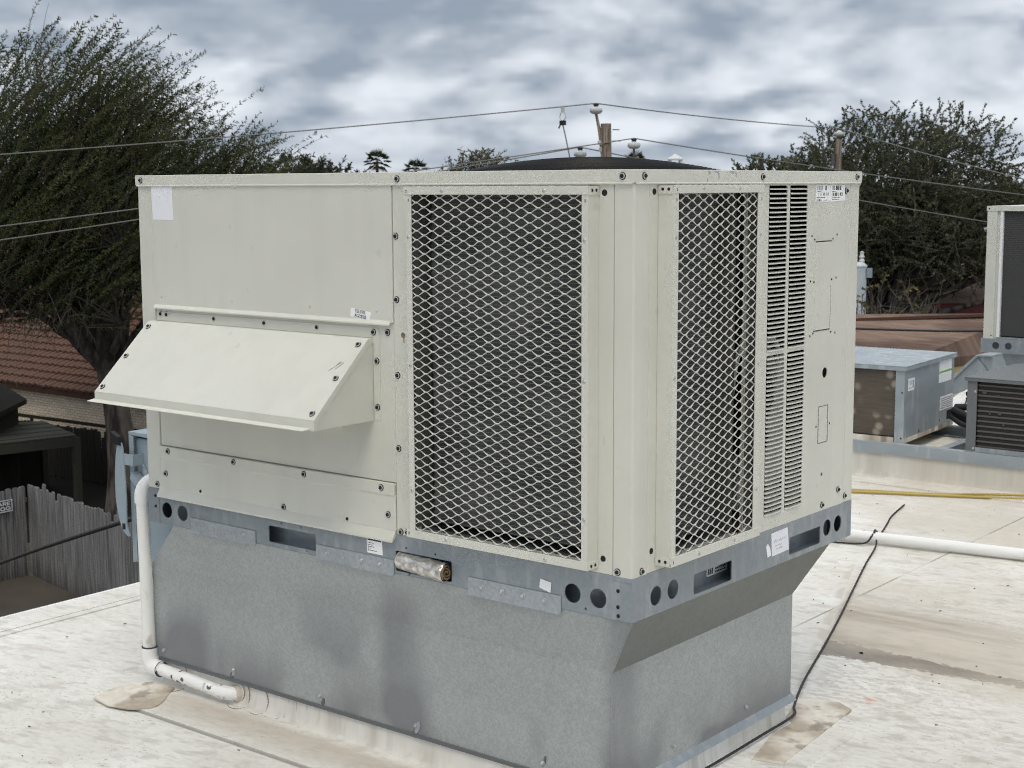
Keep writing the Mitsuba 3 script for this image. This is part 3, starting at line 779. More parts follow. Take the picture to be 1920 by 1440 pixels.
# hail guards: a box frame standing off the wall with expanded metal set in it
def expanded(u0, u1, z0, z1, lwd=0.0502, swd=0.0227):
    """Strands of expanded metal in the (u, z) plane, clipped to the frame, each a folded strip."""
    out = []
    S = swd / 2
    nk = int((z1 - z0) / S) + 3
    nj = int((u1 - u0) / (lwd / 2)) + 3
    hw, fl = 0.00108, 0.0045
    for k in range(-1, nk):
        line = []
        for j in range(-1, nj):
            up = 1 if (j + k) % 2 == 0 else -1
            zz = z0 + k * S + up * (S / 2 - hw * 0.9) + rng.normal(0, 0.00022)
            for du in (-fl, fl):
                line.append((u0 + 0.004 + j * lwd / 2 + du, zz, up))
        pts = []
        for a, b in zip(line[:-1], line[1:]):
            if b[0] <= u0 or a[0] >= u1: continue
            t0 = max(0.0, (u0 - a[0]) / (b[0] - a[0])); t1 = min(1.0, (u1 - a[0]) / (b[0] - a[0]))
            A = [a[i] + t0 * (b[i] - a[i]) for i in range(3)]; B = [a[i] + t1 * (b[i] - a[i]) for i in range(3)]
            if not pts: pts.append(A)
            pts.append(B)
        P = np.array(pts)
        P[:, 1] = np.clip(P[:, 1], z0 - 0.004, z1 + 0.004)
        t = np.gradient(P[:, :2], axis=0); t /= np.linalg.norm(t, axis=1, keepdims=True) + 1e-9
        nrm = np.stack([-t[:, 1], t[:, 0]], -1)
        a = P[:, :2] + nrm * hw; b = P[:, :2] - nrm * hw
        tw = 0.0010 * P[:, 2]                                          # the strip twists from bond to bond
        V = np.concatenate([np.c_[a, -0.0008 + tw], np.c_[b, -0.0008 - tw], np.c_[b, 0.0010 - tw], np.c_[a, 0.0010 + tw]])
        n = len(P); F = []
        for i in range(n - 1):
            for q in range(4):
                c0, c1 = q * n + i, ((q + 1) % 4) * n + i
                F += [(c0, c1, c1 + 1), (c0, c1 + 1, c0 + 1)]
        out.append(trimesh.Trimesh(V, np.array(F), process=False))
    return cat(out)


# long side guard
gx0, gx1, gz0, gz1, gy = -0.646, -0.094, 0.642, 1.5185, -0.045
obj('guard_rail', cat(bx(gx0 - 0.006, gx1, gy, gy + 0.002, 1.4995, gz1, 0.0006), bx(gx0 - 0.006, gx1, gy + 0.002, -0.001, gz1 - 0.002, gz1), bx(gx1 - 0.0015, gx1 + 0.001, gy + 0.004, -0.001, 1.4985, gz1 - 0.001)), 'm_cream', un)
obj('guard_rail', cat(bx(gx0 - 0.010, gx1, gy, gy + 0.002, gz0, 0.6625, 0.0006), bx(gx0 - 0.010, gx1, gy + 0.002, -0.001, gz0, gz0 + 0.002), bx(gx1 - 0.0015, gx1 + 0.001, gy + 0.004, -0.001, gz0 + 0.001, 0.6605)), 'm_cream', un)
obj('guard_stile', cat(bx(gx1 - 0.0185, gx1 - 0.001, gy + 0.0022, gy + 0.0040, gz0 + 0.003, gz1 - 0.003), bx(gx1 - 0.0032, gx1 - 0.0016, gy + 0.0041, -0.001, gz0 + 0.003, gz1 - 0.003)), 'm_cream', un)
obj('guard_stile', cat(bx(gx0, gx0 + 0.0175, gy + 0.0022, gy + 0.0040, gz0 + 0.003, gz1 - 0.003), bx(gx0, gx0 + 0.0016, gy + 0.0041, -0.001, gz0 + 0.003, gz1 - 0.003)), 'm_cream', un)
tag(obj('stile_shade', bx(gx0 + 0.0018, gx0 + 0.0028, gy + 0.0042, -0.001, 0.6635, 1.4990), 'm_shade_smear', un), 'added dark strip standing for the shade inside the guard')  # thin sheet added to paint shade on the inside of the stile
em = expanded(gx0 + 0.003, gx1 - 0.004, gz0 + 0.004, gz1 - 0.004)
v = em.vertices
em.vertices = np.stack([v[:, 0], gy + 0.0058 - v[:, 2], v[:, 1]], -1); em.invert()
obj('guard_mesh', em, 'm_mesh', un)
# short side guard
hy0, hy1, hz0, hz1, hx = 0.093, 0.4985, 0.6465, 1.5195, 0.045
obj('guard_rail', cat(bx(hx - 0.002, hx, hy0, hy1, 1.5015, hz1, 0.0006), bx(0.001, hx - 0.002, hy0, hy1, hz1 - 0.002, hz1), bx(0.001, hx - 0.004, hy0 - 0.001, hy0 + 0.0015, 1.5005, hz1 - 0.001)), 'm_cream', un)
obj('guard_rail', cat(bx(hx - 0.002, hx, hy0, hy1 + 0.006, hz0 - 0.003, 0.667, 0.0006), bx(0.001, hx - 0.002, hy0, hy1, hz0 - 0.003, hz0 - 0.001), bx(0.001, hx - 0.004, hy0 - 0.001, hy0 + 0.0015, hz0 - 0.002, 0.665)), 'm_cream', un)
obj('guard_stile', cat(bx(hx - 0.0040, hx - 0.0022, hy0 + 0.001, hy0 + 0.0215, hz0 + 0.003, hz1 - 0.003), bx(0.001, hx - 0.0041, hy0 + 0.0016, hy0 + 0.0032, hz0 + 0.003, hz1 - 0.003)), 'm_cream', un)
obj('guard_stile', cat(bx(hx - 0.0040, hx - 0.0022, hy1 - 0.0265, hy1, hz0 + 0.003, hz1 - 0.003), bx(0.001, hx - 0.0041, hy1 - 0.0016, hy1, hz0 + 0.003, hz1 - 0.003)), 'm_cream', un)
tag(obj('stile_shade', bx(0.001, hx - 0.0042, hy1 - 0.0030, hy1 - 0.0018, 0.668, 1.5010), 'm_shade_smear', un), 'added dark strip standing for the shade inside the guard')  # same painted shade inside the far stile of this guard
em = expanded(hy0 + 0.003, hy1 - 0.004, hz0 + 0.004, hz1 - 0.004)
v = em.vertices
em.vertices = np.stack([hx - 0.0058 + v[:, 2], v[:, 0], v[:, 1]], -1)
obj('guard_mesh', em, 'm_mesh', un)
for x, z in ((gx1 + 0.001, 1.509), (gx1 + 0.001, 0.651)):
    for y in (-0.030, -0.014):
        put('pinhole', S_HOLE, un, facing((x, y, z), RT))
for z in (1.511, 0.655):
    for x in (0.014, 0.030):
        put('pinhole', S_HOLE, un, facing((x, hy0 - 0.001, z), FR))
for x, z in ((-0.526, 1.5087), (-0.217, 1.5083), (-0.639, 1.396), (-0.637, 1.079), (-0.637, 0.762), (-0.1046, 1.398), (-0.105, 1.079), (-0.1045, 0.760), (-0.524, 0.6525), (-0.2155, 0.6505)):
    small(S_RIVET, 'rivet', (x, gy + (0.0 if z > 1.5 or z < 0.66 else 0.0022), z), FR, un)
for y, z in ((0.2167, 1.5122), (0.3805, 1.512), (0.1035, 1.4026), (0.103, 1.083), (0.486, 1.399), (0.485, 1.082), (0.4865, 0.765), (0.2155, 0.6545), (0.3786, 0.6552)):
    small(S_RIVET, 'rivet', (hx - (0.0 if z > 1.505 or z < 0.66 else 0.0022), y, z), RT, un)
for x, z, y, s in ((gx0 + 0.001, 1.505, gy, '2'), (gx0 + 0.006, 1.483, gy + 0.0022, '2'), (gx1 - 0.012, 1.483, gy + 0.0022, '2'), (gx0 - 0.004, 0.650, gy, '2')):
    t = meshkit.text_mesh(s, 0.006, 0.0006, bold=True); vv = t.vertices
    t.vertices = np.stack([x + vv[:, 0], y - vv[:, 2], z + vv[:, 1]], -1)
    obj('stamped_mark', t, 'm_print', un)
for y, z, x in ((hy0 + 0.008, 1.507, hx), (hy0 + 0.010, 1.484, hx - 0.0022), (hy1 - 0.012, 1.484, hx - 0.0022), (hy0 + 0.008, 0.651, hx)):
    t = meshkit.text_mesh('1', 0.006, 0.0006, bold=True); vv = t.vertices
    t.vertices = np.stack([x + vv[:, 2], y + vv[:, 0], z + vv[:, 1]], -1)
    obj('stamped_mark', t, 'm_print', un)

# dark screws with washers
for x, z, y in [(-1.7292, 1.5405, -e), (-0.709, 1.5385, -e), (-0.0284, 1.5405, -e), (-1.4298, 1.1512, 0.004), (-1.2206, 1.1503, 0.004), (-1.0137, 1.15, 0.004), (-1.6672, 1.1535, 0.004), (-1.6405, 1.1525, 0.004),
                (-0.8050, 1.1492, 0.0015), (-0.7572, 1.1505, 0.004), (-0.7205, 1.3959, 0), (-0.7205, 1.2363, 0), (-0.7205, 1.0435, 0), (-0.7205, 0.8551, 0), (-0.717, 0.6375, 0), (-0.694, 0.6395, 0),
                (-1.6473, 0.7486, -0.0045), (-1.3563, 0.7490, -0.0045), (-1.0694, 0.7478, -0.0045), (-0.7808, 0.7466, -0.0045), (-1.6634, 0.6795, -0.002), (-1.7065, 0.6428, 0),
                (-1.1554, 0.6455, -0.002), (-0.7595, 0.6776, -0.002), (-0.0402, 0.6395, 0)]:
    screw((x, y - 0.0002, z), FR, un)
for x, z, y in ((-1.5076, 0.6455, -0.002), (-0.9098, 0.6455, -0.002)):
    small(S_SMALL, 'screw', (x, y, z), FR, un)
for y, z, x in ((0.0314, 1.5405, e), (0.559, 1.5395, e), (1.0825, 1.5405, e), (0.0386, 0.6395, 0), (1.0294, 1.5027, 0), (1.0222, 0.6727, 0), (1.0640, 0.6482, 0), (0.9274, 0.6447, 0)):
    screw((x + 0.0002, y, z), RT, un)
for p, n in (((-0.0805, 0, 1.5035), FR), ((-0.0807, 0, 0.665), FR), ((0, 0.079, 1.5055), RT), ((0, 0.0779, 0.68), RT)):
    put('bolt_hole', S_HOLE, un, facing(p, n) @ T().scale([2.0, 2.0, 1.0]))
for x, z in ((-1.655, 1.2035), (-1.345, 1.2035), (-1.035, 1.2035), (-0.79, 1.2035)):
    put('pinhole', S_RIVET, un, facing((x, -0.002, z), FR) @ T().scale(0.6))
# a chip of missing paint on the seam post
obj('paint_chip', cat(plate_xz(affinity.rotate(Point(-0.700, 1.147).buffer(0.007, 5), 20), -0.0006, 0.0), plate_xz(sbox(-0.699, 1.128, -0.696, 1.145), -0.0005, 0.0)), 'm_wool', un)
chips = [plate_yz(Polygon([(y, z), (y + w, z - 0.001), (y + w * 0.7, z - h), (y + w * 0.4, z - h * 0.9)]), e, e + 0.0006) for y, z, w, h in ((0.30, 1.5535, 0.012, 0.010), (0.325, 1.5535, 0.028, 0.006), (0.345, 1.548, 0.007, 0.016), (0.395, 1.5535, 0.03, 0.007), (0.425, 1.549, 0.008, 0.011), (0.295, 1.535, 0.004, 0.010))]
obj('paint_chip', cat(chips), 'm_faint', un)

# intake hood
hx0, hx1, hp = -1.700, -0.806, 0.214
hzt, hyk, hzl, hzb = 1.1325, 0.018, 0.9455, 0.9185
sl = np.array([0, -(hp - hyk), hzl - hzt]); sl /= np.linalg.norm(sl)
hn = np.array([0, -sl[2] * -1, 0]);
hn = np.array([0.0, sl[2], -sl[1]])                                   # outward normal of the slope
if hn[2] < 0: hn = -hn
topk, topf = np.array([0, -hyk, hzt]), np.array([0, -hp, hzl])
hd = 'rooftop_unit__intake_hood'
th = 0.0022
hood_top = cat(hull([(x, *(q[1:] - s * hn[1:])) for x in (hx0, hx1) for q in (topk, topf) for s in (0, th)]),
               hull([(x, y, z) for x in (hx0, hx1) for y in (-hyk, 0.003) for z in (hzt, hzt - 0.002)]))
obj('intake_hood', hood_top, 'm_cream', un)
obj('front_lip', cat(bx(hx0, hx1, -hp - 0.0002, -hp + 0.002, hzb, hzl - 0.0005),
                     hull([(x, y, z) for x, y, z in ((hx0 - 0.008, -hp - 0.021, hzb + 0.0015), (hx1 - 0.022, -hp - 0.021, hzb + 0.0015), (hx0 - 0.004, -hp - 0.001, hzb + 0.006), (hx1 - 0.012, -hp - 0.001, hzb + 0.006), (hx0 - 0.008, -hp - 0.021, hzb), (hx1 - 0.022, -hp - 0.021, hzb), (hx0 - 0.004, -hp - 0.001, hzb + 0.004), (hx1 - 0.012, -hp - 0.001, hzb + 0.004))])), 'm_cream', hd)
for xs, xo in ((hx1, 1), (hx0, -1)):
    inset = 0.003
    side = Polygon([(0.003, hzt - 0.003), (-hyk, hzt - 0.003), (-hp + 0.001, hzl - 0.003), (-hp + 0.001, hzb), (0.003, hzb)])
    obj('side_panel', plate_yz(side, xs - xo * inset, xs - xo * (inset + 0.002)), 'm_cream', hd)
    strip = hull([(xs - xo * a, *(q[1:] - s * hn[1:])) for a in (0.0, 0.0016) for q in (topk, topf) for s in (0.0004, 0.014)])
    obj('folded_edge', cat(strip, bx(xs - xo * 0.0016, xs, -hp, -hp + 0.012, hzb, hzl - 0.004), bx(xs - xo * 0.0016, xs, -hyk, 0.002, hzt - 0.013, hzt)), 'm_cream', hd)
fl = sbox(hx1 - 0.002, hzb + 0.004, -0.7845, 1.158)
fl = Polygon([(hx1 - 0.0005, hzb + 0.004), (-0.7845, hzb + 0.004), (-0.7845, 1.150), (-0.7925, 1.160), (hx1 - 0.0005, 1.160)])
obj('mounting_flange', cat(plate_xz(fl, 0.0015, 0.0039), bx(-1.686, hx1 - 0.001, 0.002, 0.0039, hzt + 0.002, 1.160)), 'm_cream', hd)
for t_ in (0.08, 0.5, 0.93):
    for xs in (hx0 + 0.020, hx1 - 0.020):
        q = topk + (topf - topk) * t_
        screw(np.array([xs, q[1], q[2]]) + hn * 0.0002, hn, hd)
for z in (1.075, 0.955):
    screw((-0.7945, 0.0013, z), FR, hd)
obj('filter_rail', cat(bx(-1.66, -0.90, -0.020, 0.003, 0.895, 0.899), bx(-0.902, -0.900, -0.020, 0.003, 0.895, 0.921), bx(-1.66, -0.90, -0.020, -0.018, 0.899, 0.905)), 'm_cream', hd)
ax, q1 = np.array([1.0, 0, 0]), None
sc = []
for (a, b, c, d) in ((-0.868, 0.42, -0.842, 0.30), (-0.850, 0.40, -0.835, 0.31), (-0.853, 0.36, -0.848, 0.30)):
    P, Q = [np.array([x, *(topk + (topf - topk) * t)[1:]]) + hn * 0.0003 for x, t in ((a, b), (c, d))]
    sc.append(tube([P, Q], 0.0006, 4))
obj('scratch', cat(sc), 'm_print', hd)


# stickers
def paper_front(poly, y): return plate_xz(poly, y - 0.0006, y)
tag(obj('sticker', paper_front(Polygon([(-1.686, 1.522), (-1.592, 1.522), (-1.590, 1.427), (-1.681, 1.4275)]), -0.002), 'm_paper', un), 'blank bluish white sticker')
fl_ = tag(obj('sticker', paper_front(Polygon([(-0.8805, 1.2085), (-0.8089, 1.1995), (-0.8165, 1.1785), (-0.884, 1.1860)]), -0.002), 'm_label', un), 'white label reading FILTER ACCESS')
for i, s in enumerate(('FILTER', 'ACCESS')):
    t = meshkit.text_mesh(s, 0.0078, 0.0004, bold=True)
    t.apply_translation((-t.bounds[:, 0].mean(), 0, 0)); vv = t.vertices
    a = math.radians(-6.5)
    X, Z = vv[:, 0] * math.cos(a) - vv[:, 1] * math.sin(a), vv[:, 0] * math.sin(a) + vv[:, 1] * math.cos(a)
    t.vertices = np.stack([-0.8475 + X, -0.0027 - vv[:, 2], (1.1955, 1.1838)[i] + Z], -1); 
    obj('lettering', t, 'm_print', fl_)


def bars(u0, u1, z0, z1, seed, fill=0.55):
    r_ = random.Random(seed); out, u = [], u0
    while u < u1 - 0.0015:
        w = r_.choice((0.0010, 0.0016, 0.0026))
        if r_.random() < fill: out.append((u, min(u + w, u1), z0, z1))
        u += w + r_.choice((0.0008, 0.0014))
    return out


def dashes(u0, u1, z0, z1, seed):
    r_ = random.Random(seed); out, u = [], u0
    while u < u1:
        w = r_.uniform(0.002, 0.007); out.append((u, min(u + w, u1), z0, z1)); u += w + r_.uniform(0.0012, 0.002)
    return out


s1 = tag(obj('sticker', plate_yz(Polygon([(0.8535, 1.5195), (0.9335, 1.518), (0.936, 1.478), (0.919, 1.474), (0.8525, 1.4765)]), -0.0003, 0.0005), 'm_label', un), 'white barcode sticker, the left of two')
s2 = tag(obj('sticker', plate_yz(Polygon([(0.9345, 1.519), (1.0195, 1.518), (1.0215, 1.4765), (0.936, 1.474)]), -0.0003, 0.0008), 'm_label', un), 'white barcode sticker, the right of two')
rows = bars(0.859, 0.915, 1.505, 1.517, 1) + bars(0.868, 0.925, 1.490, 1.4985, 2) + dashes(0.860, 0.885, 1.5010, 1.5028, 3) + dashes(0.858, 0.905, 1.4845, 1.4866, 4) + bars(0.858, 0.888, 1.4765, 1.4815, 5) + dashes(0.90, 0.918, 1.4775, 1.479, 6)
obj('print', cat([bx(0.0005, 0.0008, a, b, c, d) for a, b, c, d in rows]), 'm_print', s1)
rows = bars(0.944, 1.006, 1.505, 1.517, 11, 0.7) + bars(0.948, 1.008, 1.489, 1.4985, 12, 0.7) + dashes(0.944, 0.966, 1.5006, 1.5026, 13) + dashes(0.944, 0.99, 1.4842, 1.486, 14) + dashes(0.944, 0.985, 1.4795, 1.481, 15)
obj('print', cat([bx(0.0008, 0.0011, a, b, c, d) for a, b, c, d in rows]), 'm_print', s2)

# fan guard on the top: a shallow dome of wire rings
fcx, fcy, fr_ = -0.518, 0.555, 0.345
domez = lambda q: ZT + 0.004 + 0.036 * (1 - (q / fr_) ** 2)
rings_ = []
for q in np.arange(0.03, fr_ + 0.001, 0.0117):
    a = np.linspace(0, 2 * PI, 73)
    rings_.append(tube(np.stack([fcx + q * np.cos(a), fcy + q * np.sin(a), np.full_like(a, domez(q))], -1), 0.0017, 6, caps=False))
for a in np.arange(8) / 8 * 2 * PI + 0.2:
    qs = np.linspace(0.03, fr_ + 0.012, 12)
    rings_.append(tube(np.stack([fcx + qs * math.cos(a), fcy + qs * math.sin(a), [domez(min(q, fr_)) - 0.004 for q in qs]], -1), 0.0025, 6))
obj('fan_guard', cat(rings_), 'm_black', un, smooth=40)
obj('fan_shroud', lathe([(0, ZT + 0.001), (fr_ + 0.01, ZT + 0.001), (fr_ + 0.01, ZT + 0.003), (fr_ - 0.01, ZT + 0.003)], 40).apply_translation((fcx, fcy, 0)), 'm_interior', un)
obj('fan_hub', lathe([(0, domez(0) + 0.001), (0.045, domez(0) - 0.001), (0.05, domez(0) - 0.006), (0.05, ZT)], 24).apply_translation((fcx, fcy, 0)), 'm_black', un, smooth=40)

# base rails: punched galvanized channel all round
circ = lambda a, z, q=0.0232: Point(a, z).buffer(q, 12)
slot = lambda a, b, c, d: sbox(a, c, b, d).buffer(-0.005).buffer(0.005, quad_segs=4)
fp = sbox(-L, ZR, 0.0, ZC)
for x in (-1.667, -1.595, -0.1685, -0.0945): fp = fp.difference(circ(x, 0.568))
fp = fp.difference(slot(-1.2215, -1.033, 0.538, 0.5845)).difference(slot(-0.7372, -0.545, 0.532, 0.5855))
for x, z in ((-1.17, 0.597), (-1.09, 0.597), (-0.70, 0.597), (-0.60, 0.596), (-0.13, 0.537), (-0.69, 0.529), (-1.07, 0.533)): fp = fp.difference(Point(x, z).buffer(0.003, 5))
obj('base_rail', cat(plate_xz(fp, 0.0, 0.003), bx(-L, -0.001, 0.003, 0.05, ZR, ZR + 0.003), bx(-L, -0.001, 0.003, 0.05, ZC - 0.003, ZC - 0.0005)), 'm_galv', un)
rp_ = sbox(0.003, ZR, W, ZC)
for y in (0.0997, 0.1731, 0.9628, 1.0274): rp_ = rp_.difference(circ(y, 0.5685 if y < 0.5 else 0.574))
rp_ = rp_.difference(slot(0.266, 0.446, 0.534, 0.585)).difference(slot(0.745, 0.922, 0.538, 0.586))
obj('base_rail', cat(plate_yz(rp_, -0.003, 0.0), bx(-0.05, -0.003, 0.052, W - 0.052, ZR, ZR + 0.003), bx(-0.05, -0.003, 0.052, W - 0.052, ZC - 0.003, ZC - 0.0005)), 'm_galv', un)
obj('base_rail', cat(bx(-L, -0.004, W - 0.003, W - 0.0001, ZR, ZC), bx(-L + 0.0001, -L + 0.003, 0.004, W - 0.004, ZR, ZC)), 'm_galv', un)
obj('rail_web', cat(bx(-L + 0.06, -0.06, 0.046, 0.049, ZR + 0.003, ZC - 0.003), bx(-0.049, -0.046, 0.055, W - 0.055, ZR + 0.003, ZC - 0.003), bx(-L + 0.01, -0.052, 0.052, W - 0.01, ZC - 0.006, ZC - 0.004)), 'm_galv', un)
obj('rail_light_stop', bx(-L + 0.004, -0.004, 0.0515, W - 0.004, ZR + 0.0005, ZR + 0.0025), 'm_interior', un)  # unseen plate added to keep light out of the rail holes
# lapped rail ends
obj('rail_lap', cat(bx(-0.0534, 0.0002, -0.0022, -0.0002, ZR + 0.001, 0.6165), bx(0.0002, 0.0015, -0.002, 0.0, ZR + 0.001, 0.6165)), 'm_galv', un)
obj('rail_lap', bx(-L - 0.001, -1.7005, -0.0022, -0.0002, ZR - 0.001, 0.6255), 'm_galv', un)
for x, z in ((-0.037, 0.596), (-0.037, 0.558), (-0.036, 0.537), (-1.716, 0.6065), (-1.716, 0.5745)):
    small(S_SMALL, 'screw', (x, -0.0022, z), FR, un)
# clip angles with bolts
for x0, x1, z0, z1 in ((-1.5553, -1.2745, 0.521, 0.5607), (-1.030, -0.7415, 0.520, 0.5592), (-0.489, -0.2006, 0.514, 0.5566)):
    c = obj('clip_angle', cat(bx(x0, x1, -0.0042, -0.0003, z0, z1, 0.0008), hull([(x, y, z) for x in (x0, x1) for y, z in ((-0.0042, z0 + 0.001), (-0.0075, z0 - 0.002), (-0.0042, z0 - 0.002))])), 'm_galvlight', un)
    for i in range(4):
        small(S_BOLT, 'bolt', (x0 + (i + 0.7) / 4.45 * (x1 - x0), -0.0042, (z0 + z1) / 2 + 0.002), FR, c)
# papers on the rails
w_ = tag(obj('sticker', paper_front(Polygon([(-0.8398, 0.6067), (-0.785, 0.6067), (-0.7828, 0.5651), (-0.8392, 0.5655)]), -0.0004), 'm_label', un), 'white notice with small dark print on the rail')
rows = [(-0.837, -0.788, 0.5995, 0.6055)] + dashes(-0.836, -0.815, 0.5915, 0.5935, 21) + dashes(-0.836, -0.818, 0.5865, 0.5885, 22) + dashes(-0.836, -0.812, 0.5815, 0.5835, 23) + dashes(-0.836, -0.824, 0.5768, 0.5785, 24) + dashes(-0.836, -0.803, 0.5718, 0.5738, 25)
obj('print', cat([bx(a, b, -0.0013, -0.0010, c, d) for a, b, c, d in rows]), 'm_print', w_)
obj('sticker', paper_front(Polygon([(-0.263, 0.5885), (-0.230, 0.5835), (-0.2324, 0.5584), (-0.2665, 0.566)]), -0.001), 'm_label', un)
h_ = tag(obj('sticker', plate_yz(Polygon([(0.645, 0.6145), (0.700, 0.6165), (0.733, 0.617), (0.741, 0.5555), (0.651, 0.5535)]), 0.0, 0.0012), 'm_paper', un), 'torn white tag with faint handwriting')
scr_ = []
for i, (za, u0, u1) in enumerate(((0.592, 0.657, 0.722), (0.579, 0.664, 0.70), (0.570, 0.672, 0.705))):
    us = np.linspace(u0, u1, 40)
    zz = za + (0.0045 if i == 0 else 0.0022) * np.sin(us * (700 + 130 * i)) * (0.6 + 0.4 * np.sin(us * 210))
    scr_.append(tube(np.stack([np.full(40, 0.0014), us, zz], -1), 0.0005, 4))
obj('handwriting', cat(scr_), 'm_faint', h_)
obj('sticker', plate_yz(Polygon([(0.619, 0.585), (0.628, 0.591), (0.640, 0.578), (0.645, 0.5585), (0.627, 0.5545)]), 0.0, 0.001), 'm_label', un)
i_ = tag(obj('sticker', bx(-0.0458, -0.0450, 0.40, 0.50, 0.543, 0.567), 'm_label', un), 'small printed label inside the rail slot')
obj('print', cat([bx(-0.0450, -0.0445, a, b, c, d) for a, b, c, d in bars(0.405, 0.43, 0.547, 0.562, 31, 0.8) + dashes(0.44, 0.49, 0.556, 0.560, 32) + dashes(0.44, 0.49, 0.548, 0.551, 33)]), 'm_print', i_)

# foil-faced insulation rolled up and pushed into the rail slot
ir = thing('insulation_roll', 'crinkled silver foil insulation roll stuffed into a slot of the rail', 'insulation')
a0, a1 = np.array([-0.728, 0.010, 0.5605]), np.array([-0.560, -0.006, 0.555])
n_ = 46
axs = np.linspace(0, 1, n_)
V, F = [], []
for i, s in enumerate(axs):
    c = a0 + (a1 - a0) * s
    for j in range(28):
        an = j / 28 * 2 * PI
        rad = 0.0240 + 0.003 * (meshkit.fbm(np.array([s * 6, math.cos(an) * 1.5, math.sin(an) * 1.5 + 3]), 3, 4) - 0.5) * 2 - (0.003 if i == n_ - 1 else 0)
        V.append(c + rad * np.array([0, math.cos(an), math.sin(an) * 1.02]))
for i in range(n_ - 1):
    for j in range(28):
        a, b = i * 28 + j, i * 28 + (j + 1) % 28
        F += [(a, b, b + 28), (a, b + 28, a + 28)]
obj('foil_facing', trimesh.Trimesh(np.array(V), np.array(F)[:, ::-1], process=False), 'm_foil', ir, smooth=True)
th_ = np.linspace(0, 5.2 * PI, 90)
sp = a1 + np.stack([np.full(90, 0.002) + 0.003 * np.sin(th_ * 1.3), (0.003 + 0.0034 * th_ / PI) * np.cos(th_), (0.003 + 0.0034 * th_ / PI) * np.sin(th_)], -1)
obj('glass_wool', cat(tube(sp, 0.0022, 6), lathe([(0, -0.006), (0.020, -0.006)], 16).apply_transform(trimesh.transformations.rotation_matrix(PI / 2, (0, 1, 0))).apply_translation(a1)), 'm_wool', ir, smooth=True)

# ------------------------------------------------------------------ pipes and cords on the roof
dp = thing('drain_pipe', 'white plastic condensate drain pipe with two elbows beside the curb adapter', 'pipe')
vx, vy = -1.797, 0.010
vt, vb = np.array([vx, vy, 0.585]), np.array([vx + 0.004, vy + 0.004, 0.085])
obj('riser', tube(spline([vt + [0, 0, 0.012], (vx + 0.0025, vy + 0.001, 0.40), (vx + 0.001, vy + 0.004, 0.25), vb + [0, 0, 0.02]], 10), 0.0195, 18), 'm_pvc', dp, smooth=40)
el = [vt + [0, 0, -0.012], vt + [0, 0, 0.004]] + [vt + [0, 0.042 - 0.042 * math.cos(a), 0.006 + 0.042 * math.sin(a)] for a in np.radians((20, 40, 60, 80, 90))] + [vt + [0, 0.09, 0.048]]
obj('elbow', tube(spline(el, 4), 0.0232, 18), 'm_whitepipe', dp, smooth=40)
obj('riser', tube([vt + [0, 0.05, 0.048], vt + [0, 0.60, 0.052]], 0.0195, 16), 'm_pvc', dp, smooth=40)
lo_end = np.array([-1.425, 0.020, 0.046])
d_ = lo_end - vb; d_ /= np.linalg.norm(d_)
el = [vb + [0, 0, 0.035], vb + [0, 0, 0.012], vb + [0.003, 0, -0.004], vb + [0.012, 0, -0.017], vb + [0.030, 0.0, -0.024], vb + [0.052, 0.001, -0.026]]
obj('elbow', tube(spline(el, 4), 0.0235, 18), 'm_whitepipe', dp, smooth=40)
obj('coupling_ring', lathe([(0.0238, -0.0015), (0.0242, 0.0), (0.0238, 0.002), (0.020, 0.002)], 20).apply_translation(vb + [0, 0, 0.036]), 'm_print', dp, smooth=40)
obj('coupling_ring', tube([vb + [0.050, 0.001, -0.026], vb + [0.053, 0.001, -0.026]], 0.0240, 18), 'm_print', dp, smooth=40)
obj('run', tube([vb + [0.045, 0.001, -0.026], lo_end + [-0.04, 0, -0.002]], 0.0188, 18), 'm_pipemark', dp, smooth=40)
obj('run', tube(spline([lo_end + [-0.05, 0, -0.002], lo_end + [-0.02, 0.001, 0.0], lo_end + [0.0, 0.012, 0.0], lo_end + [0.008, 0.05, 0.0]], 4), 0.0205, 18), 'm_pipemark', dp, smooth=40)
tag(obj('sealant_collar', tube([lo_end + [0.0, 0.010, 0], lo_end + [0.007, 0.032, 0], lo_end + [0.009, 0.05, 0]], [0.0245, 0.026, 0.031], 18), 'm_patch', dp, smooth=40), 'grubby sealant collar')

wp = thing('roof_conduit', 'long straight white pipe lying across the roof behind the big unit', 'pipe')
obj('pipe', tube([(-1.75, 2.925, 0.031), (-0.62, 3.095, 0.031), (0.9, 3.322, 0.030)], 0.0235, 18), 'm_whitepipe', wp, smooth=40)
for s in (0.35,):
    p0 = np.array([-0.62, 3.095, 0.031])

cord = thing('black_cord', 'thin black cord running over the white pipe and along the foot of the curb', 'cord')
cp = [(-1.055, 3.86, 0.008), (-1.00, 3.60, 0.006), (-0.945, 3.43, 0.006), (-0.88, 3.22, 0.010), (-0.842, 3.10, 0.050), (-0.832, 3.06, 0.058), (-0.80, 3.01, 0.012), (-0.70, 2.70, 0.007), (-0.565, 2.31, 0.007), (-0.43, 1.92, 0.007), (-0.318, 1.58, 0.007), (-0.215, 1.26, 0.008), (-0.125, 1.03, 0.015), (-0.075, 0.93, 0.024), (-0.066, 0.74, 0.026), (-0.064, 0.47, 0.024), (-0.065, 0.22, 0.025), (-0.06, 0.05, 0.024), (-0.02, -0.03, 0.018)]
obj('cable', tube(spline(cp, 10), 0.0038, 8), 'm_rubber', cord, smooth=40)
obj('branch', tube(spline([(-1.65, 2.86, 0.006), (-1.25, 2.93, 0.006), (-0.97, 2.98, 0.006), (-0.86, 3.015, 0.010), (-0.835, 3.04, 0.040), (-0.836, 3.07, 0.057)], 8), 0.0040, 8), 'm_rubber', cord, smooth=40)

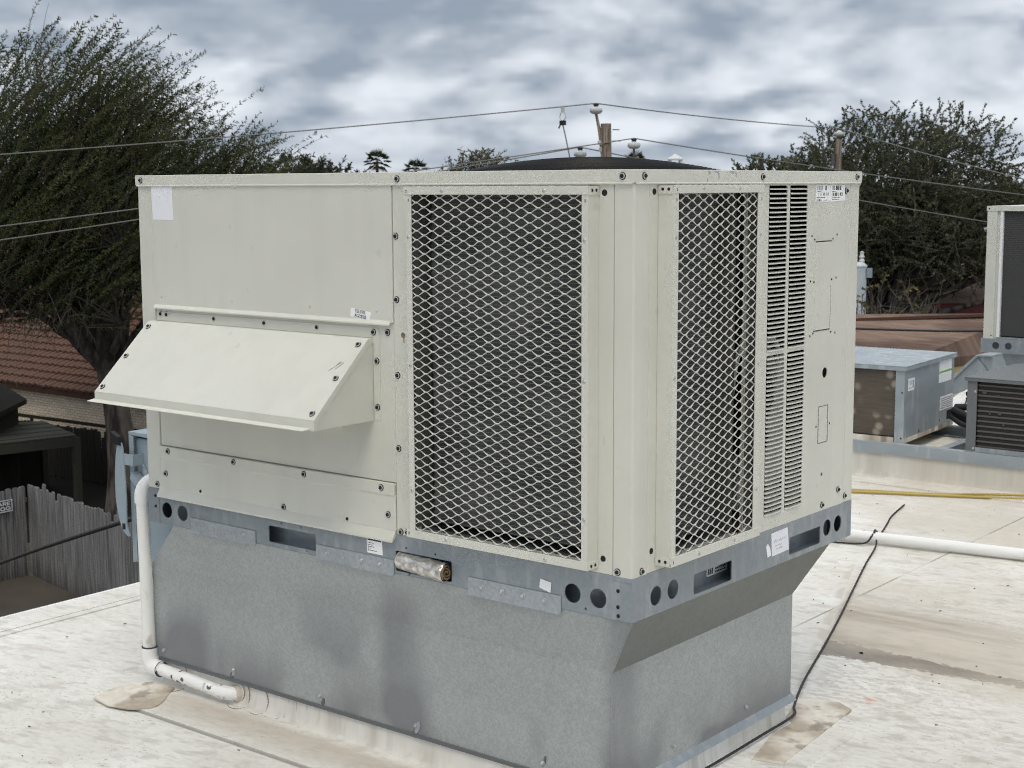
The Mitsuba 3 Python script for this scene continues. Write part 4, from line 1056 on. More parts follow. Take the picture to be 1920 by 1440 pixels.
for i, (pts, lab) in enumerate((([(-2.0, 3.66, 0.010), (-1.39, 3.985, 0.010), (-1.04, 4.145, 0.010), (-0.66, 4.325, 0.010), (0.4, 4.83, 0.010)], 'yellow hose on the roof, the nearer of the two'),
                                ([(-2.0, 3.75, 0.009), (-1.39, 4.035, 0.009), (-1.04, 4.178, 0.009), (-0.66, 4.337, 0.025), (0.4, 4.86, 0.010)], 'yellow hose on the roof, the farther of the two'))):
    k = obj('yellow_hose', tube(spline(pts, 8), 0.0072 if i == 0 else 0.0062, 10), 'm_yellow', None, smooth=40)
    tag(k, lab, 'hose', 'yellow hoses side by side on the roof')

# ------------------------------------------------------------------ disconnect switch on the end of the unit
ds = thing('disconnect_switch', 'bluish grey electrical disconnect box with a long lever on the end of the unit', 'switch box')
obj('enclosure', cat(bx(-1.985, -1.753, 0.135, 0.34, 0.50, 0.735, 0.003), bx(-1.985, -1.700, 0.137, 0.34, 0.31, 0.4995, 0.003)), 'm_switch', ds)
obj('rain_cap', hull([(x, y, z) for x, y, z in ((-1.998, 0.118, 0.757), (-1.753, 0.118, 0.757), (-1.998, 0.36, 0.757), (-1.753, 0.36, 0.757), (-1.998, 0.118, 0.748), (-1.753, 0.118, 0.740), (-1.998, 0.36, 0.748), (-1.753, 0.36, 0.740))]), 'm_switch', ds)
obj('cover', cat(bx(-1.999, -1.9865, 0.118, 0.36, 0.335, 0.747, 0.002), bx(-1.9864, -1.975, 0.1180, 0.1200, 0.34, 0.745)), 'm_switch', ds)
lev = Polygon([(p[0], p[1]) for p in spline([(0.0, 0.17), (0.022, 0.165), (0.030, 0.10), (0.034, 0.0), (0.032, -0.085), (0.046, -0.125), (0.020, -0.118), (-0.002, -0.085), (-0.018, -0.02), (-0.019, 0.06), (-0.010, 0.135), (0.0, 0.17)], 5)]).buffer(0)
obj('lever', plate_xz(affinity.translate(lev, -2.018, 0.553), 0.090, 0.094), 'm_switch', ds)
obj('lever_grip', cat(hull([(x, y, z) for y in (0.083, 0.100) for x, z in ((-2.018, 0.718), (-1.998, 0.716), (-2.010, 0.742), (-2.043, 0.757), (-2.046, 0.727))])), 'm_black', ds)
obj('lever_hole', bx(-2.0075, -1.9925, 0.0885, 0.0895, 0.446, 0.465, 0.0004), 'm_interior', ds)
obj('lever_bracket', cat(bx(-2.000, -1.945, 0.092, 0.096, 0.655, 0.690), bx(-1.949, -1.945, 0.096, 0.136, 0.655, 0.690), hull([(x, y, z) for y in (0.128, 0.133) for x, z in ((-1.948, 0.66), (-1.90, 0.60), (-1.90, 0.57), (-1.935, 0.60))]), hull([(x, y, z) for y in (0.100, 0.131) for x, z in ((-1.975, 0.612), (-1.945, 0.588), (-1.930, 0.598), (-1.966, 0.632))])), 'm_switch', ds)
obj('knockout', cat(*[plate_xz(Point(-1.745, 0.40).buffer(q, 16).difference(Point(-1.745, 0.40).buffer(q - 0.0012, 16)), 0.1362, 0.1370) for q in (0.024, 0.015)]), 'm_darkunit', ds)
small(S_RIVET, 'rivet', (-1.916, 0.134, 0.622), FR, ds)
fc = thing('flexible_conduit', 'dark flexible conduit hanging from the bluish grey disconnect box', 'cable')
obj('cable', tube(spline([(-1.86, 0.24, 0.31), (-1.87, 0.26, 0.18), (-1.80, 0.38, 0.07), (-1.70, 0.56, 0.05), (-1.63, 0.75, 0.1)], 8), 0.012, 10), 'm_darkunit', fc, smooth=40)

# black service cable falling from the roof edge towards the yard
cb = obj('service_cable', tube(spline([(-2.79, 0.95, 0.27), (-4.2, 1.75, -0.12), (-7.5, 3.05, -1.13), (-13.0, 5.2, -2.9), (-21.0, 8.2, -4.9)], 10), 0.0125, 8), 'm_rubber', None, smooth=40)
tag(cb, 'thick black cable slanting down in front of the grey wooden fence', 'cable')

# ------------------------------------------------------------------ the other rooftop units on their curb
cu = thing('equipment_curb', 'long low white membrane curb carrying the grey condensing units on steel rails', 'curb')
tag(obj('membrane_wall', ring_loft((-3.4, 1.6, 4.40, 5.9), [(0.0, 0.141), (0.002, 0.139), (0.004, 0.05), (0.012, 0.022), (0.030, 0.009), (0.09, 0.0075), (0.14, 0.0075), (0.142, 0.0)]), 'm_roof', cu, smooth=35), 'white membrane skirt with a dirty foot')
obj('core', bx(-3.39, 1.59, 4.41, 5.89, 0.0, 0.136), 'm_roof', cu)
def channel(x0, x1, y, s): return cat(bx(x0, x1, y, y + s * 0.004, 0.141, 0.197), bx(x0, x1, y + s * 0.004, y + s * 0.05, 0.192, 0.197), bx(x0, x1, y + s * 0.004, y + s * 0.05, 0.141, 0.145))
obj('steel_rail', channel(-3.4, 1.6, 4.385, 1), 'm_greyunit', cu)
obj('steel_rail', channel(-3.4, 1.6, 5.16, -1), 'm_greyunit', cu)
obj('cross_rail', cat(bx(-1.15, -1.10, 4.44, 5.10, 0.1455, 0.19), bx(-0.9, -0.85, 4.44, 5.10, 0.1455, 0.19), bx(-2.0, -1.95, 4.44, 5.10, 0.1455, 0.19)), 'm_greyunit', cu)

# A: the pale galvanized condensing unit
ua = thing('condensing_unit', 'pale grey condensing unit with a blotchy brown coil, left of the dark one', 'air conditioner', 'condensing units on the far curb')
ax0, ax1, ay0, ay1, az0, az1 = -2.35, -1.325, 4.43, 5.20, 0.198, 0.598
obj('lid', cat(bx(ax0 - 0.01, ax1 + 0.012, ay0 - 0.012, ay1 + 0.01, az1 - 0.004, az1, 0.001), bx(ax0 - 0.01, ax1 + 0.012, ay0 - 0.012, ay0 - 0.010, az1 - 0.024, az1 - 0.0045), bx(ax1 + 0.010, ax1 + 0.012, ay0 - 0.0095, ay1 + 0.01, az1 - 0.024, az1 - 0.0045)), 'm_greyunit', ua)
obj('corner_post', cat(bx(ax1 - 0.048, ax1, ay0, ay0 + 0.003, az0 + 0.002, az1 - 0.005), bx(ax1 - 0.003, ax1, ay0 + 0.0035, ay0 + 0.04, az0 + 0.002, az1 - 0.005)), 'm_greyunit', ua)
obj('side_panel', bx(ax1 - 0.004, ax1 - 0.001, ay0 + 0.041, ay1, az0 + 0.004, az1 - 0.005), 'm_greyunit', ua)
obj('back_panel', cat(bx(ax0, ax1 - 0.005, ay1 - 0.004, ay1 - 0.001, az0, az1 - 0.005), bx(ax0, ax0 + 0.003, ay0 + 0.02, ay1 - 0.005, az0, az1 - 0.005)), 'm_greyunit', ua)
obj('coil', bx(ax0 + 0.04, ax1 - 0.049, ay0 + 0.012, ay0 + 0.03, az0 + 0.03, az1 - 0.006), 'm_brownfin', ua)
fins = [bx(ax0 + 0.04, ax1 - 0.049, ay0 + 0.0105, ay0 + 0.0118, z, z + 0.0022) for z in np.arange(az0 + 0.034, az1 - 0.01, 0.0127)]
tag(obj('coil_fins', cat(fins), 'm_brownfin', ua), 'brown coil fins', kind='stuff')
obj('base_pan', cat(bx(ax0 - 0.004, ax1 + 0.003, ay0 - 0.006, ay1, az0 - 0.002, az0 + 0.001), bx(ax0, ax1 - 0.05, ay0 - 0.006, ay0 - 0.004, az0 + 0.001, az0 + 0.028), bx(ax1 + 0.001, ax1 + 0.003, ay0, ay1, az0 + 0.001, az0 + 0.022)), 'm_patch', ua)
k = obj('sticker', bx(ax1 - 0.001, ax1 + 0.0005, 4.485, 4.575, 0.462, 0.525), 'm_label', ua)
obj('print', cat([bx(ax1 + 0.0005, ax1 + 0.0012, a, b, c, d) for a, b, c, d in bars(4.492, 4.535, 0.49, 0.518, 51, 0.6) + bars(4.54, 4.568, 0.475, 0.515, 52, 0.6) + dashes(4.492, 4.53, 0.474, 0.479, 53)]), 'm_faint', k)
k = obj('sticker', bx(ax1 - 0.001, ax1 + 0.0005, 4.955, 5.155, 0.452, 0.575), 'm_label', ua)
obj('print', cat([bx(ax1 + 0.0005, ax1 + 0.0012, 4.955, 5.155, 0.504, 0.515)]), 'm_green', k)
obj('print', cat([bx(ax1 + 0.0005, ax1 + 0.0012, a, b, z, z + 0.003) for i in range(7) for a, b, _, _ in [dashes(4.965 + 0.01 * (i % 2), 5.13, 0, 0, 60 + i)[0]] for z in (0.525 + 0.006 * i,)]), 'm_faint', k)
k = obj('sticker', bx(ax1 - 0.001, ax1 + 0.0005, 4.985, 5.19, 0.298, 0.372), 'm_label', ua)
obj('print', cat([bx(ax1 + 0.0005, ax1 + 0.0012, a, b, z, z + 0.006) for i in range(6) for a, b, _, _ in dashes(4.99, 5.18, 0, 0, 80 + i) for z in (0.305 + 0.0105 * i,)]), 'm_faint', k)
for p, n in (((ax1 - 0.012, ay0, 0.46), FR), ((ax1 - 0.012, ay0, 0.222), FR), ((ax1, ay0 + 0.012, 0.214), RT), ((ax1, 4.66, 0.232), RT), ((ax1, 4.98, 0.245), RT)):
    small(S_SMALL, 'screw', p, n, ua)
obj('access_notch', bx(ax1 - 0.003, ax1 + 0.0003, 5.10, 5.21, 0.235, 0.285), 'm_interior', ua)
turn = T().translate([ax1, ay0, 0]).rotate([0, 0, 1], 4.0).translate([-ax1, -ay0, 0])
for k in [k for k in scene if k.startswith(ua + '__')]:
    scene[k] = {**scene[k], 'to_world': turn @ scene[k].get('to_world', T())}
rl = thing('refrigerant_lines', 'looped black insulated refrigerant lines between the two condensing units', 'pipe')
for dy, dz, q in ((0.0, 0.0, 0.022), (0.07, 0.035, 0.020), (0.05, -0.05, 0.016)):
    obj('line', tube(spline([(ax1 - 0.02, 5.13 + dy * 0.3, 0.285 + dz * 0.4), (-1.26, 5.08 + dy, 0.27 + dz), (-1.17, 5.04 + dy, 0.262 + dz), (-1.09, 5.06 + dy, 0.30 + dz), (-1.05, 5.12 + dy, 0.335 + dz), (-1.12, 5.2 + dy, 0.37 + dz * 1.2), (-1.24, 5.22 + dy, 0.365 + dz), (-1.30, 5.21, 0.33 + dz)], 8), q, 10), 'm_rubber', rl, smooth=40)
obj('line', tube(spline([(ax1 - 0.02, 5.10, 0.25), (-1.24, 5.0, 0.232), (-1.10, 4.95, 0.215), (-0.96, 4.90, 0.20)], 8), 0.014, 10), 'm_rubber', rl, smooth=40)

# B: the dark grey condensing unit
ub = thing('condensing_unit', 'dark grey condensing unit with a nearly black ribbed coil at the right edge', 'air conditioner', 'condensing units on the far curb')
bx0, bx1, by0, by1, bz0, bz1 = -0.985, 0.05, 4.41, 5.09, 0.188, 0.572
obj('lid', cat(bx(bx0 - 0.012, bx1 + 0.01, by0 - 0.012, by1 + 0.01, bz1 - 0.004, bz1, 0.001), bx(bx0 - 0.012, bx1 + 0.01, by0 - 0.012, by0 - 0.009, bz1 - 0.019, bz1 - 0.0045), bx(bx0 - 0.012, bx0 - 0.009, by0 - 0.0085, by1 + 0.01, bz1 - 0.019, bz1 - 0.0045)), 'm_darkunit', ub)
obj('corner_post', cat(bx(bx0, bx0 + 0.050, by0, by0 + 0.003, bz0 + 0.016, bz1 - 0.005), bx(bx0, bx0 + 0.003, by0 + 0.0035, by0 + 0.06, bz0 + 0.016, bz1 - 0.005)), 'm_darkunit', ub)
obj('side_panel', cat(bx(bx0 + 0.0005, bx0 + 0.003, by0 + 0.061, by1, bz0 + 0.016, bz1 - 0.005), bx(bx1 - 0.003, bx1, by0 + 0.005, by1, bz0 + 0.016, bz1 - 0.005)), 'm_darkunit', ub)
obj('back_panel', bx(bx0 + 0.004, bx1 - 0.004, by1 - 0.003, by1, bz0 + 0.016, bz1 - 0.005), 'm_darkunit', ub)
obj('coil', bx(bx0 + 0.051, bx1 - 0.004, by0 + 0.014, by0 + 0.03, bz0 + 0.025, bz1 - 0.006), 'm_fin2', ub)
tag(obj('coil_ribs', cat([bx(bx0 + 0.051, bx1 - 0.004, by0 + 0.0085, by0 + 0.0138, z, z + 0.008) for z in np.arange(bz0 + 0.035, bz1 - 0.012, 0.0255)]), 'm_fin2l', ub), 'dark coil ribs', kind='stuff')
obj('base_pan', cat(bx(bx0 - 0.004, bx1, by0 - 0.008, by1, bz0 + 0.010, bz0 + 0.0155), bx(bx0 + 0.052, bx1, by0 - 0.008, by0 - 0.006, bz0 + 0.0156, bz0 + 0.036)), 'm_galv', ub)
for z in (0.50, 0.214):
    small(S_BOLT, 'screw', (bx0 + 0.04, by0, z), FR, ub)
for x, z, q in ((-0.90, 0.50, .011), (-0.83, 0.487, .006), (-0.82, 0.40, .009), (-0.87, 0.395, .005), (-0.80, 0.345, .006)):
    obj('dirt_spot', plate_xz(Point(x, z).buffer(q, 5), by0 + 0.0072, by0 + 0.0084), 'm_fin3', ub)

# C: a second cream unit on its own adapter, at the right edge
uc = thing('rooftop_unit', 'cream rooftop air conditioner without mesh guards, cut off by the right edge of the picture', 'air conditioner')
c0, cy, cw, cd = -1.708, 6.45, 1.85, 1.15
c1 = c0 + cw
z0, z1, z2 = 0.467, 0.556, 1.385
obj('top_cap', cat(bx(c0 - 0.004, c1 + 0.004, cy - 0.004, cy + cd, z2 - 0.003, z2), bx(c0 - 0.004, c1 + 0.004, cy - 0.004, cy - 0.001, z2 - 0.03, z2 - 0.0035), bx(c0 - 0.004, c0 - 0.001, cy - 0.0005, cy + cd, z2 - 0.03, z2 - 0.0035)), 'm_cream', uc)
obj('corner_post', cat(bx(c0, c0 + 0.062, cy, cy + 0.02, z1, z2 - 0.004), bx(c0 + 0.0625, c0 + 0.083, cy + 0.012, cy + 0.03, z1, z2 - 0.004), bx(c0, c0 + 0.02, cy + 0.0205, cy + 0.08, z1, z2 - 0.004)), 'm_cream', uc)
obj('coil_frame', bx(c0 + 0.0835, c0 + 0.100, cy + 0.001, cy + 0.03, z1 + 0.012, z2 - 0.004), 'm_white', uc)
obj('coil', bx(c0 + 0.1005, c1 - 0.7, cy + 0.024, cy + 0.04, z1 + 0.018, z2 - 0.031), 'm_fin3', uc)
tag(obj('coil_fins', cat([bx(c0 + 0.1005, c1 - 0.7, cy + 0.021, cy + 0.0238, z, z + 0.003) for z in np.arange(z1 + 0.022, z2 - 0.034, 0.0115)]), 'm_fin3', uc), 'dark horizontal coil fins', kind='stuff')
obj('side_panel', cat(bx(c0, c0 + 0.02, cy + 0.081, cy + cd - 0.005, z1, z2 - 0.004), bx(c1 - 0.695, c1, cy, cy + 0.02, z1, z2 - 0.031), bx(c1 - 0.02, c1, cy + 0.021, cy + cd - 0.005, z1, z2 - 0.004)), 'm_cream', uc)
obj('back_panel', bx(c0 + 0.021, c1 - 0.021, cy + cd - 0.02, cy + cd - 0.006, z1, z2 - 0.004), 'm_cream', uc)
obj('sill', bx(c0 + 0.084, c1 - 0.7, cy - 0.002, cy + 0.03, z1 + 0.001, z1 + 0.0115), 'm_galv', uc)
pr_ = sbox(c0 - 0.012, z0, c1, z1)
for x in (c0 + 0.085, c0 + 0.165): pr_ = pr_.difference(circ(x, 0.514, 0.0225))
pr_ = pr_.difference(sbox(c0 + 0.27, 0.475, c0 + 0.45, 0.53))
obj('base_rail', cat(plate_xz(pr_, cy - 0.005, cy - 0.002), bx(c0 - 0.012, c1, cy - 0.0015, cy + cd, z1 - 0.003, z1), bx(c0 - 0.012, c0 - 0.009, cy - 0.0015, cy + cd, z0, z1 - 0.0035)), 'm_galv', uc)
obj('rail_web', bx(c0 + 0.12, c1, cy + 0.05, cy + 0.053, z0, z1 - 0.004), 'm_galv', uc)
small(S_SMALL, 'screw', (c0 + 0.012, cy - 0.004, z2 - 0.016), FR, uc)
small(S_SMALL, 'screw', (c0 + 0.05, cy, z1 + 0.02), FR, uc)
ac = thing('curb_adapter', 'grey sheet metal adapter under the farther cream unit at the right edge', 'curb adapter')
obj('panel', hull([(c0 + 0.07, cy + 0.04, z0), (c1 - 0.04, cy + 0.04, z0), (c0 + 0.07, cy + cd - 0.04, z0), (c1 - 0.04, cy + cd - 0.04, z0), (c0 + 0.09, cy + 0.06, 0.006), (c1 - 0.06, cy + 0.06, 0.006), (c0 + 0.09, cy + cd - 0.06, 0.006), (c1 - 0.06, cy + cd - 0.06, 0.006)]), 'm_galv', ac)
cg = thing('loose_conduit', 'short bent grey conduit sticking out from the top of the farther cream unit', 'conduit')
obj('tube', tube(spline([(c0 + 0.01, cy + 0.3, 1.36), (c0 - 0.02, cy + 0.28, 1.30), (c0 - 0.06, cy + 0.26, 1.255), (c0 - 0.11, cy + 0.24, 1.228)], 6), [0.009, 0.009, 0.010, 0.014], 10), 'm_galv', cg, smooth=40)

# D: the slanting hood between the units
hd2 = thing('exhaust_hood', 'slanting grey sheet metal hood leaning against the farther adapter behind the dark unit', 'hood')
hp_ = [(-1.66, 0.335), (-1.465, 0.520), (-1.375, 0.524), (-1.345, 0.455), (-1.48, 0.375), (-1.60, 0.285), (-1.655, 0.300)]
obj('body', plate_xz(Polygon(hp_), 5.75, 5.90), 'm_greyunit', hd2)
obj('top_flange', hull([(x, y, z) for y in (5.735, 5.91) for x, z in ((-1.675, 0.330), (-1.470, 0.528), (-1.458, 0.522), (-1.655, 0.322))]), 'm_greyunit', hd2)
obj('top_flange', hull([(x, y, z) for y in (5.735, 5.91) for x, z in ((-1.456, 0.530), (-1.372, 0.532), (-1.372, 0.524), (-1.456, 0.521))]), 'm_greyunit', hd2)
obj('seam', tube([(-1.46, 5.748, 0.515), (-1.385, 5.748, 0.43)], 0.003, 6), 'm_darkunit', hd2)
obj('bracket', cat(tube(spline([(-1.50, 5.74, 0.30), (-1.53, 5.74, 0.22), (-1.55, 5.74, 0.15), (-1.55, 5.74, 0.02), (-1.49, 5.74, 0.012)], 5), 0.006, 8), bx(-1.50, -1.44, 5.80, 5.86, 0.008, 0.31)), 'm_darkunit', hd2)
obj('vent_pipe', tube([(-1.62, 5.86, 0.33), (-1.68, 5.86, 0.28)], 0.045, 16), 'm_white', hd2, smooth=40)

# small blue-grey fitting on the far corner of the main unit
ft = thing('conduit_fitting', 'small pale blue conduit fitting poking out behind the top right corner of the cream unit', 'fitting')
obj('body', tube([(-0.03, W + 0.002, 1.524), (-0.03, W + 0.045, 1.524)], 0.013, 14), 'm_switch', ft, smooth=40)
obj('ring', cat(lathe([(0.013, -0.004), (0.018, -0.002), (0.018, 0.004), (0.013, 0.006)], 14).apply_transform(trimesh.transformations.rotation_matrix(-PI / 2, (1, 0, 0))).apply_translation((-0.03, W + 0.028, 1.524)), tube(spline([(-0.03, W + 0.02, 1.508), (-0.03, W + 0.028, 1.488), (-0.03, W + 0.018, 1.478), (-0.03, W + 0.006, 1.49)], 5), 0.004, 8)), 'm_switch', ft, smooth=40)

# ------------------------------------------------------------------ ground and neighbourhood
k = obj('ground', lathe([(0, GROUND), (60, GROUND), (400, GROUND - 0.5), (4000, GROUND - 4)], 48), 'm_ground')
tag(k, 'dull dry earth and grass around the houses', None, kind='structure')
k = obj('patio_slab', hull([(*site(s, t, 0)[:2], z) for s, t in ((15, -11.5), (31.2, -11.5), (30.7, -9.9), (28.0, -6.6), (15, -6.0)) for z in (GROUND + 0.01, GROUND + 0.06)]), 'm_slab')
tag(k, 'brown concrete slab below the roof edge', None, kind='structure')


k = obj('yard_shade', hull([(*site(s, t, 0)[:2], z) for s, t in ((33.2, -13), (44, -17), (44, -6), (34.0, -7.5)) for z in (GROUND + 0.004, GROUND + 0.02)]), 'm_yardshade')  # near-black sheet laid over the ground to paint the yard in shade
tag(k, 'dark sheet painting the shade of the yard behind the grey fence', None, kind='structure')


def wall_run(a, b): return np.array(a), np.array(b), np.linalg.norm(np.array(b) - np.array(a))


def picket(a, u, n, s, w, z0, z1, th=0.018, tilt=0.0, dog=True):
    """One board with a dog-eared top, standing at distance s along the run from a."""
    h = w / 2
    c = 0.03 if dog else 0.004
    pts = [(-h, z0), (h, z0), (h + tilt, z1 - c), (h - 0.03 + tilt, z1), (-h + 0.03 + tilt, z1), (-h + tilt, z1 - c)]
    V = [np.array([*(a + u * (s + p[0]) + n * q), p[1]]) for q in (0, th) for p in pts]
    return hull(V)


def fence(name, label, a, b, z1f, mat, pitch, seed, parent_rails=True):
    a, b, ln = wall_run(a, b)
    u = (b - a) / ln; n = np.array([-u[1], u[0]])
    f = thing(name, label, 'fence')
    r_ = random.Random(seed)
    s = pitch / 2
    i = 0
    while s < ln:
        w = pitch * r_.uniform(0.90, 0.97)
        z1 = z1f(s / ln) + r_.uniform(-0.03, 0.025)
        if i % 17 == 9: z1 -= 0.16
        if i % 23 == 5: z1 += 0.13
        obj('picket', picket(a, u, n * r_.choice((1.0, 1.0, 1.4)), s, w, GROUND + r_.uniform(0.0, 0.10), z1, 0.018, r_.uniform(-0.012, 0.012)), mat, f)
        s += pitch; i += 1
    for z in (GROUND + 0.4, GROUND + 1.6):
        obj('rail', hull([np.array([*(a + u * q + n * w), zz]) for q in (0, ln) for w in (0.03, 0.07) for zz in (z, z + 0.09)]), mat, f)
    return f


fa, fb, fcn = np.array([-24.95, 14.65]), np.array([-16.5, 13.1]), np.array([-24.9, 7.0])
fence('wooden_fence', 'weathered grey picket fence running back towards the house', fa, fb, lambda q: GROUND + 1.98, 'm_wood', 0.145, 3)
fence('wooden_fence', 'weathered grey picket fence carrying the warning sign', fcn, fa, lambda q: GROUND + 1.93, 'm_wood', 0.155, 4)
fence('wooden_fence', 'dark picket fence against the brick house, behind the open shed', site(42.2, -14.2, 0)[:2], site(38.2, -8.6, 0)[:2], lambda q: GROUND + 1.52, 'm_oldwood', 0.145, 5)
# warning sign
sg = thing('warning_sign', 'small dark sign with white border reading BEWARE OF DOG on the fence', 'sign')
sc_, su = np.array([-24.90, 13.72]), np.array([0.0, 1.0])
sx = 0.03 + sc_[0]
obj('board', bx(sx, sx + 0.006, 13.52, 14.23, -5.00, -4.755), 'm_sign', sg)
obj('border', cat(bx(sx + 0.006, sx + 0.010, 13.52, 14.23, -5.00, -4.985), bx(sx + 0.006, sx + 0.010, 13.52, 14.23, -4.77, -4.755), bx(sx + 0.006, sx + 0.010, 14.212, 14.23, -4.984, -4.771), bx(sx + 0.006, sx + 0.010, 13.52, 13.538, -4.984, -4.771)), 'm_wallwhite', sg)
for s, z, h in (('BEWARE', -4.865, 0.072), ('OF DOG', -4.965, 0.072)):
    t = meshkit.text_mesh(s, h, 0.004, bold=True)
    sc = 0.62 / (t.bounds[1, 0] - t.bounds[0, 0]); vv = (t.vertices - [t.bounds[0, 0], 0, 0]) * [sc, 1, 1]
    t.vertices = np.stack([sx + 0.006 + vv[:, 2], 13.565 + vv[:, 0], z + vv[:, 1]], -1)
    obj('lettering', t, 'm_wallwhite', sg)

# brick house with a red-brown tiled roof
hs = thing('brick_house', 'cream brick house with red brown roof tiles behind the leaning tree', 'house')
hy, hxa, hxb = 22.0, -47.0, -23.5
ez, rz, ry = -4.12, -1.75, 27.2
obj('wall', bx(hxa + 0.4, hxb - 0.4, hy + 0.28, hy + 9.5, GROUND, ez + 0.05), 'm_brick', hs)
obj('roof', hull([(x, y, z) for x in (hxa, hxb) for y, z in ((hy, ez - 0.02), (hy, ez - 0.16), (ry, rz - 0.02), (ry + 5.2, ez - 0.02), (ry + 5.2, ez - 0.16))]), 'm_tiledark', hs)
sl_ = np.array([0, ry - hy, rz - ez]); sll = np.linalg.norm(sl_); sl_ = sl_ / sll
nn_ = np.array([0, -sl_[2], sl_[1]])
tiles = []
hump = np.array([(-0.115, 0.0), (-0.085, 0.042), (-0.03, 0.066), (0.03, 0.066), (0.085, 0.042), (0.115, 0.0)])
for j in range(int(sll / 0.36)):
    for i in range(int((hxb - hxa) / 0.27)):
        x = hxa + 0.16 + i * 0.27 + rng.uniform(-.012, .012)
        o = np.array([x, hy, ez]) + sl_ * (j * 0.36 - 0.05 + rng.uniform(-.015, .015)) + nn_ * 0.012
        lift = 0.045 + rng.uniform(-.008, .008)
        A = [o + np.array([h[0], 0, 0]) + nn_ * (h[1] + lift) for h in hump] + [o + np.array([h[0], 0, 0]) + nn_ * 0.0 for h in (hump[0], hump[-1])]
        B = [o + np.array([h[0] * 0.9, 0, 0]) + nn_ * (h[1] * 0.8) + sl_ * 0.40 for h in hump]
        V = np.array(A + B)
        F = [(6, 0, 5), (6, 5, 7), (0, 1, 2), (0, 2, 3), (0, 3, 4), (0, 4, 5)] + [f_ for q in range(5) for f_ in ((q, 8 + q, 9 + q), (q, 9 + q, q + 1))]
        tiles.append((V, F))
nv = np.cumsum([0] + [len(v) for v, _ in tiles])
tm = trimesh.Trimesh(np.vstack([v for v, _ in tiles]), np.vstack([np.array(f) + a for (_, f), a in zip(tiles, nv)]), process=False)
tag(obj('roof_tile', tm, 'm_tile', 'brick_house__roof'), 'red brown barrel tiles in rows', kind='stuff')
obj('fascia', bx(hxa, hxb, hy - 0.03, hy - 0.005, ez - 0.17, ez - 0.02), 'm_tiledark', hs)

# open shed in the yard: plank roof on posts
sh = thing('open_shed', 'dark open lean-to shed with a plank roof and corner post in the yard', 'shed')
P = lambda s, t, z: site(s, t, z)
ra, rb, rc, rd = P(35.6, -13.6, -4.74), P(37.4, -11.02, -4.70), P(39.9, -12.65, -4.72), P(38.6, -15.2, -4.70)
for i in range(9):
    q0, q1 = i / 9 + 0.004, (i + 1) / 9 - 0.004
    a0_, a1_, b0_, b1_ = ra + (rd - ra) * q0, ra + (rd - ra) * q1, rb + (rc - rb) * q0, rb + (rc - rb) * q1
    obj('roof_plank', hull([p + [0, 0, d] for p in (a0_, a1_, b0_, b1_) for d in (0, 0.04 + 0.012 * (i % 2))]), 'm_shedroof', sh)
obj('fascia', cat(hull([p + [0, 0, d] for p in (ra, rb) for d in (-0.24, -0.01)] + [p + [0.05, 0.05, d] for p in (ra, rb) for d in (-0.24, -0.01)]), hull([p + [0, 0, d] for p in (rb, rc) for d in (-0.22, -0.01)] + [p + [-0.05, 0.03, d] for p in (rb, rc) for d in (-0.22, -0.01)])), 'm_shedroof', sh)
for p in (rb, rc, ra, rd):
    obj('post', bx(p[0] - 0.11, p[0] + 0.05, p[1] - 0.08, p[1] + 0.08, GROUND, p[2] - 0.02), 'm_shedroof', sh)
obj('back_wall', hull([p + [0, 0, d] for p in (rd, rc) for d in (-0.1, -2.1)] + [p + [-0.05, 0.05, d] for p in (rd, rc) for d in (-0.1, -2.1)]), 'm_oldwood', sh)
s2_ = thing('garden_shed', 'dark shingled shed corner roof at the left edge above the open shed', 'shed')
ga, gb, gc = P(36.9, -14.7, -2.85), P(36.9, -12.80, -4.02), P(39.4, -14.7, -2.85)
obj('roof', hull([p + [0, 0, d] for p in (ga, gb, gc, P(39.6, -12.95, -4.05)) for d in (0, -0.12)]), 'm_oldwood', s2_)
obj('gutter', hull([p + [0, 0, d] for p in (P(36.88, -14.7, -4.08), gb) for d in (-0.05, -0.16)] + [p + np.array([0.06, -0.06, d]) for p in (P(36.88, -14.7, -4.08), gb) for d in (-0.05, -0.16)]), 'm_darkunit', s2_)
obj('wall', hull([P(s, t, z) for s in (37.2, 39.3) for t in (-14.6, -13.1) for z in (GROUND, -4.2)]), 'm_oldwood', s2_)

# low brown roof beyond our building, with its yellow and white wall
bh = thing('brown_roof_house', 'low house with a wide brown shingled roof beyond the pale grey condensing unit', 'house')
e0, e1 = P(21.6, 5.62, -1.06), P(25.6, 8.45, -1.33)
r0, r1 = P(27.4, 4.6, -0.83), P(27.8, 9.6, -0.86)
w0 = P(22.2, 1.0, -1.02); w1 = P(27.2, -3.0, -0.86)
obj('roof', cat(hull([p + [0, 0, d] for p in (e0, e1, r0, r1, w0, w1) for d in (0, -0.14)])), 'm_shingle', bh)
obj('ridge_line', tube([P(24.9, 3.2, -0.925), P(26.6, 6.2, -0.875), P(27.1, 9.0, -0.84)], 0.05, 5), 'm_tiledark', bh)
ev = (e1 - e0) / np.linalg.norm(e1 - e0); inn = np.array([-ev[1], ev[0], 0])
wa, wb = e0 + inn * 0.5, e1 + inn * 0.5
obj('wall', hull([p + [0, 0, z - p[2]] for p in (wa, wb) for z in (GROUND, -1.5)] + [p + inn * 6 + [0, 0, z - p[2]] for p in (wa, wb) for z in (GROUND, -1.5)]), 'm_wallwhite', bh)
obj('fascia', hull([p + inn * q + [0, 0, d] for p in (e0, e1) for q in (0.02, 0.45) for d in (-0.15, -0.36)]), 'm_yellowwall', bh)
for q in (0.30, 0.66):
    p = wa + (wb - wa) * q
    obj('post', hull([p + ev * a - inn * b + [0, 0, z - p[2]] for a in (-0.12, 0.12) for b in (0.002, 0.1) for z in (GROUND, -1.3)]), 'm_yellowwall', bh)

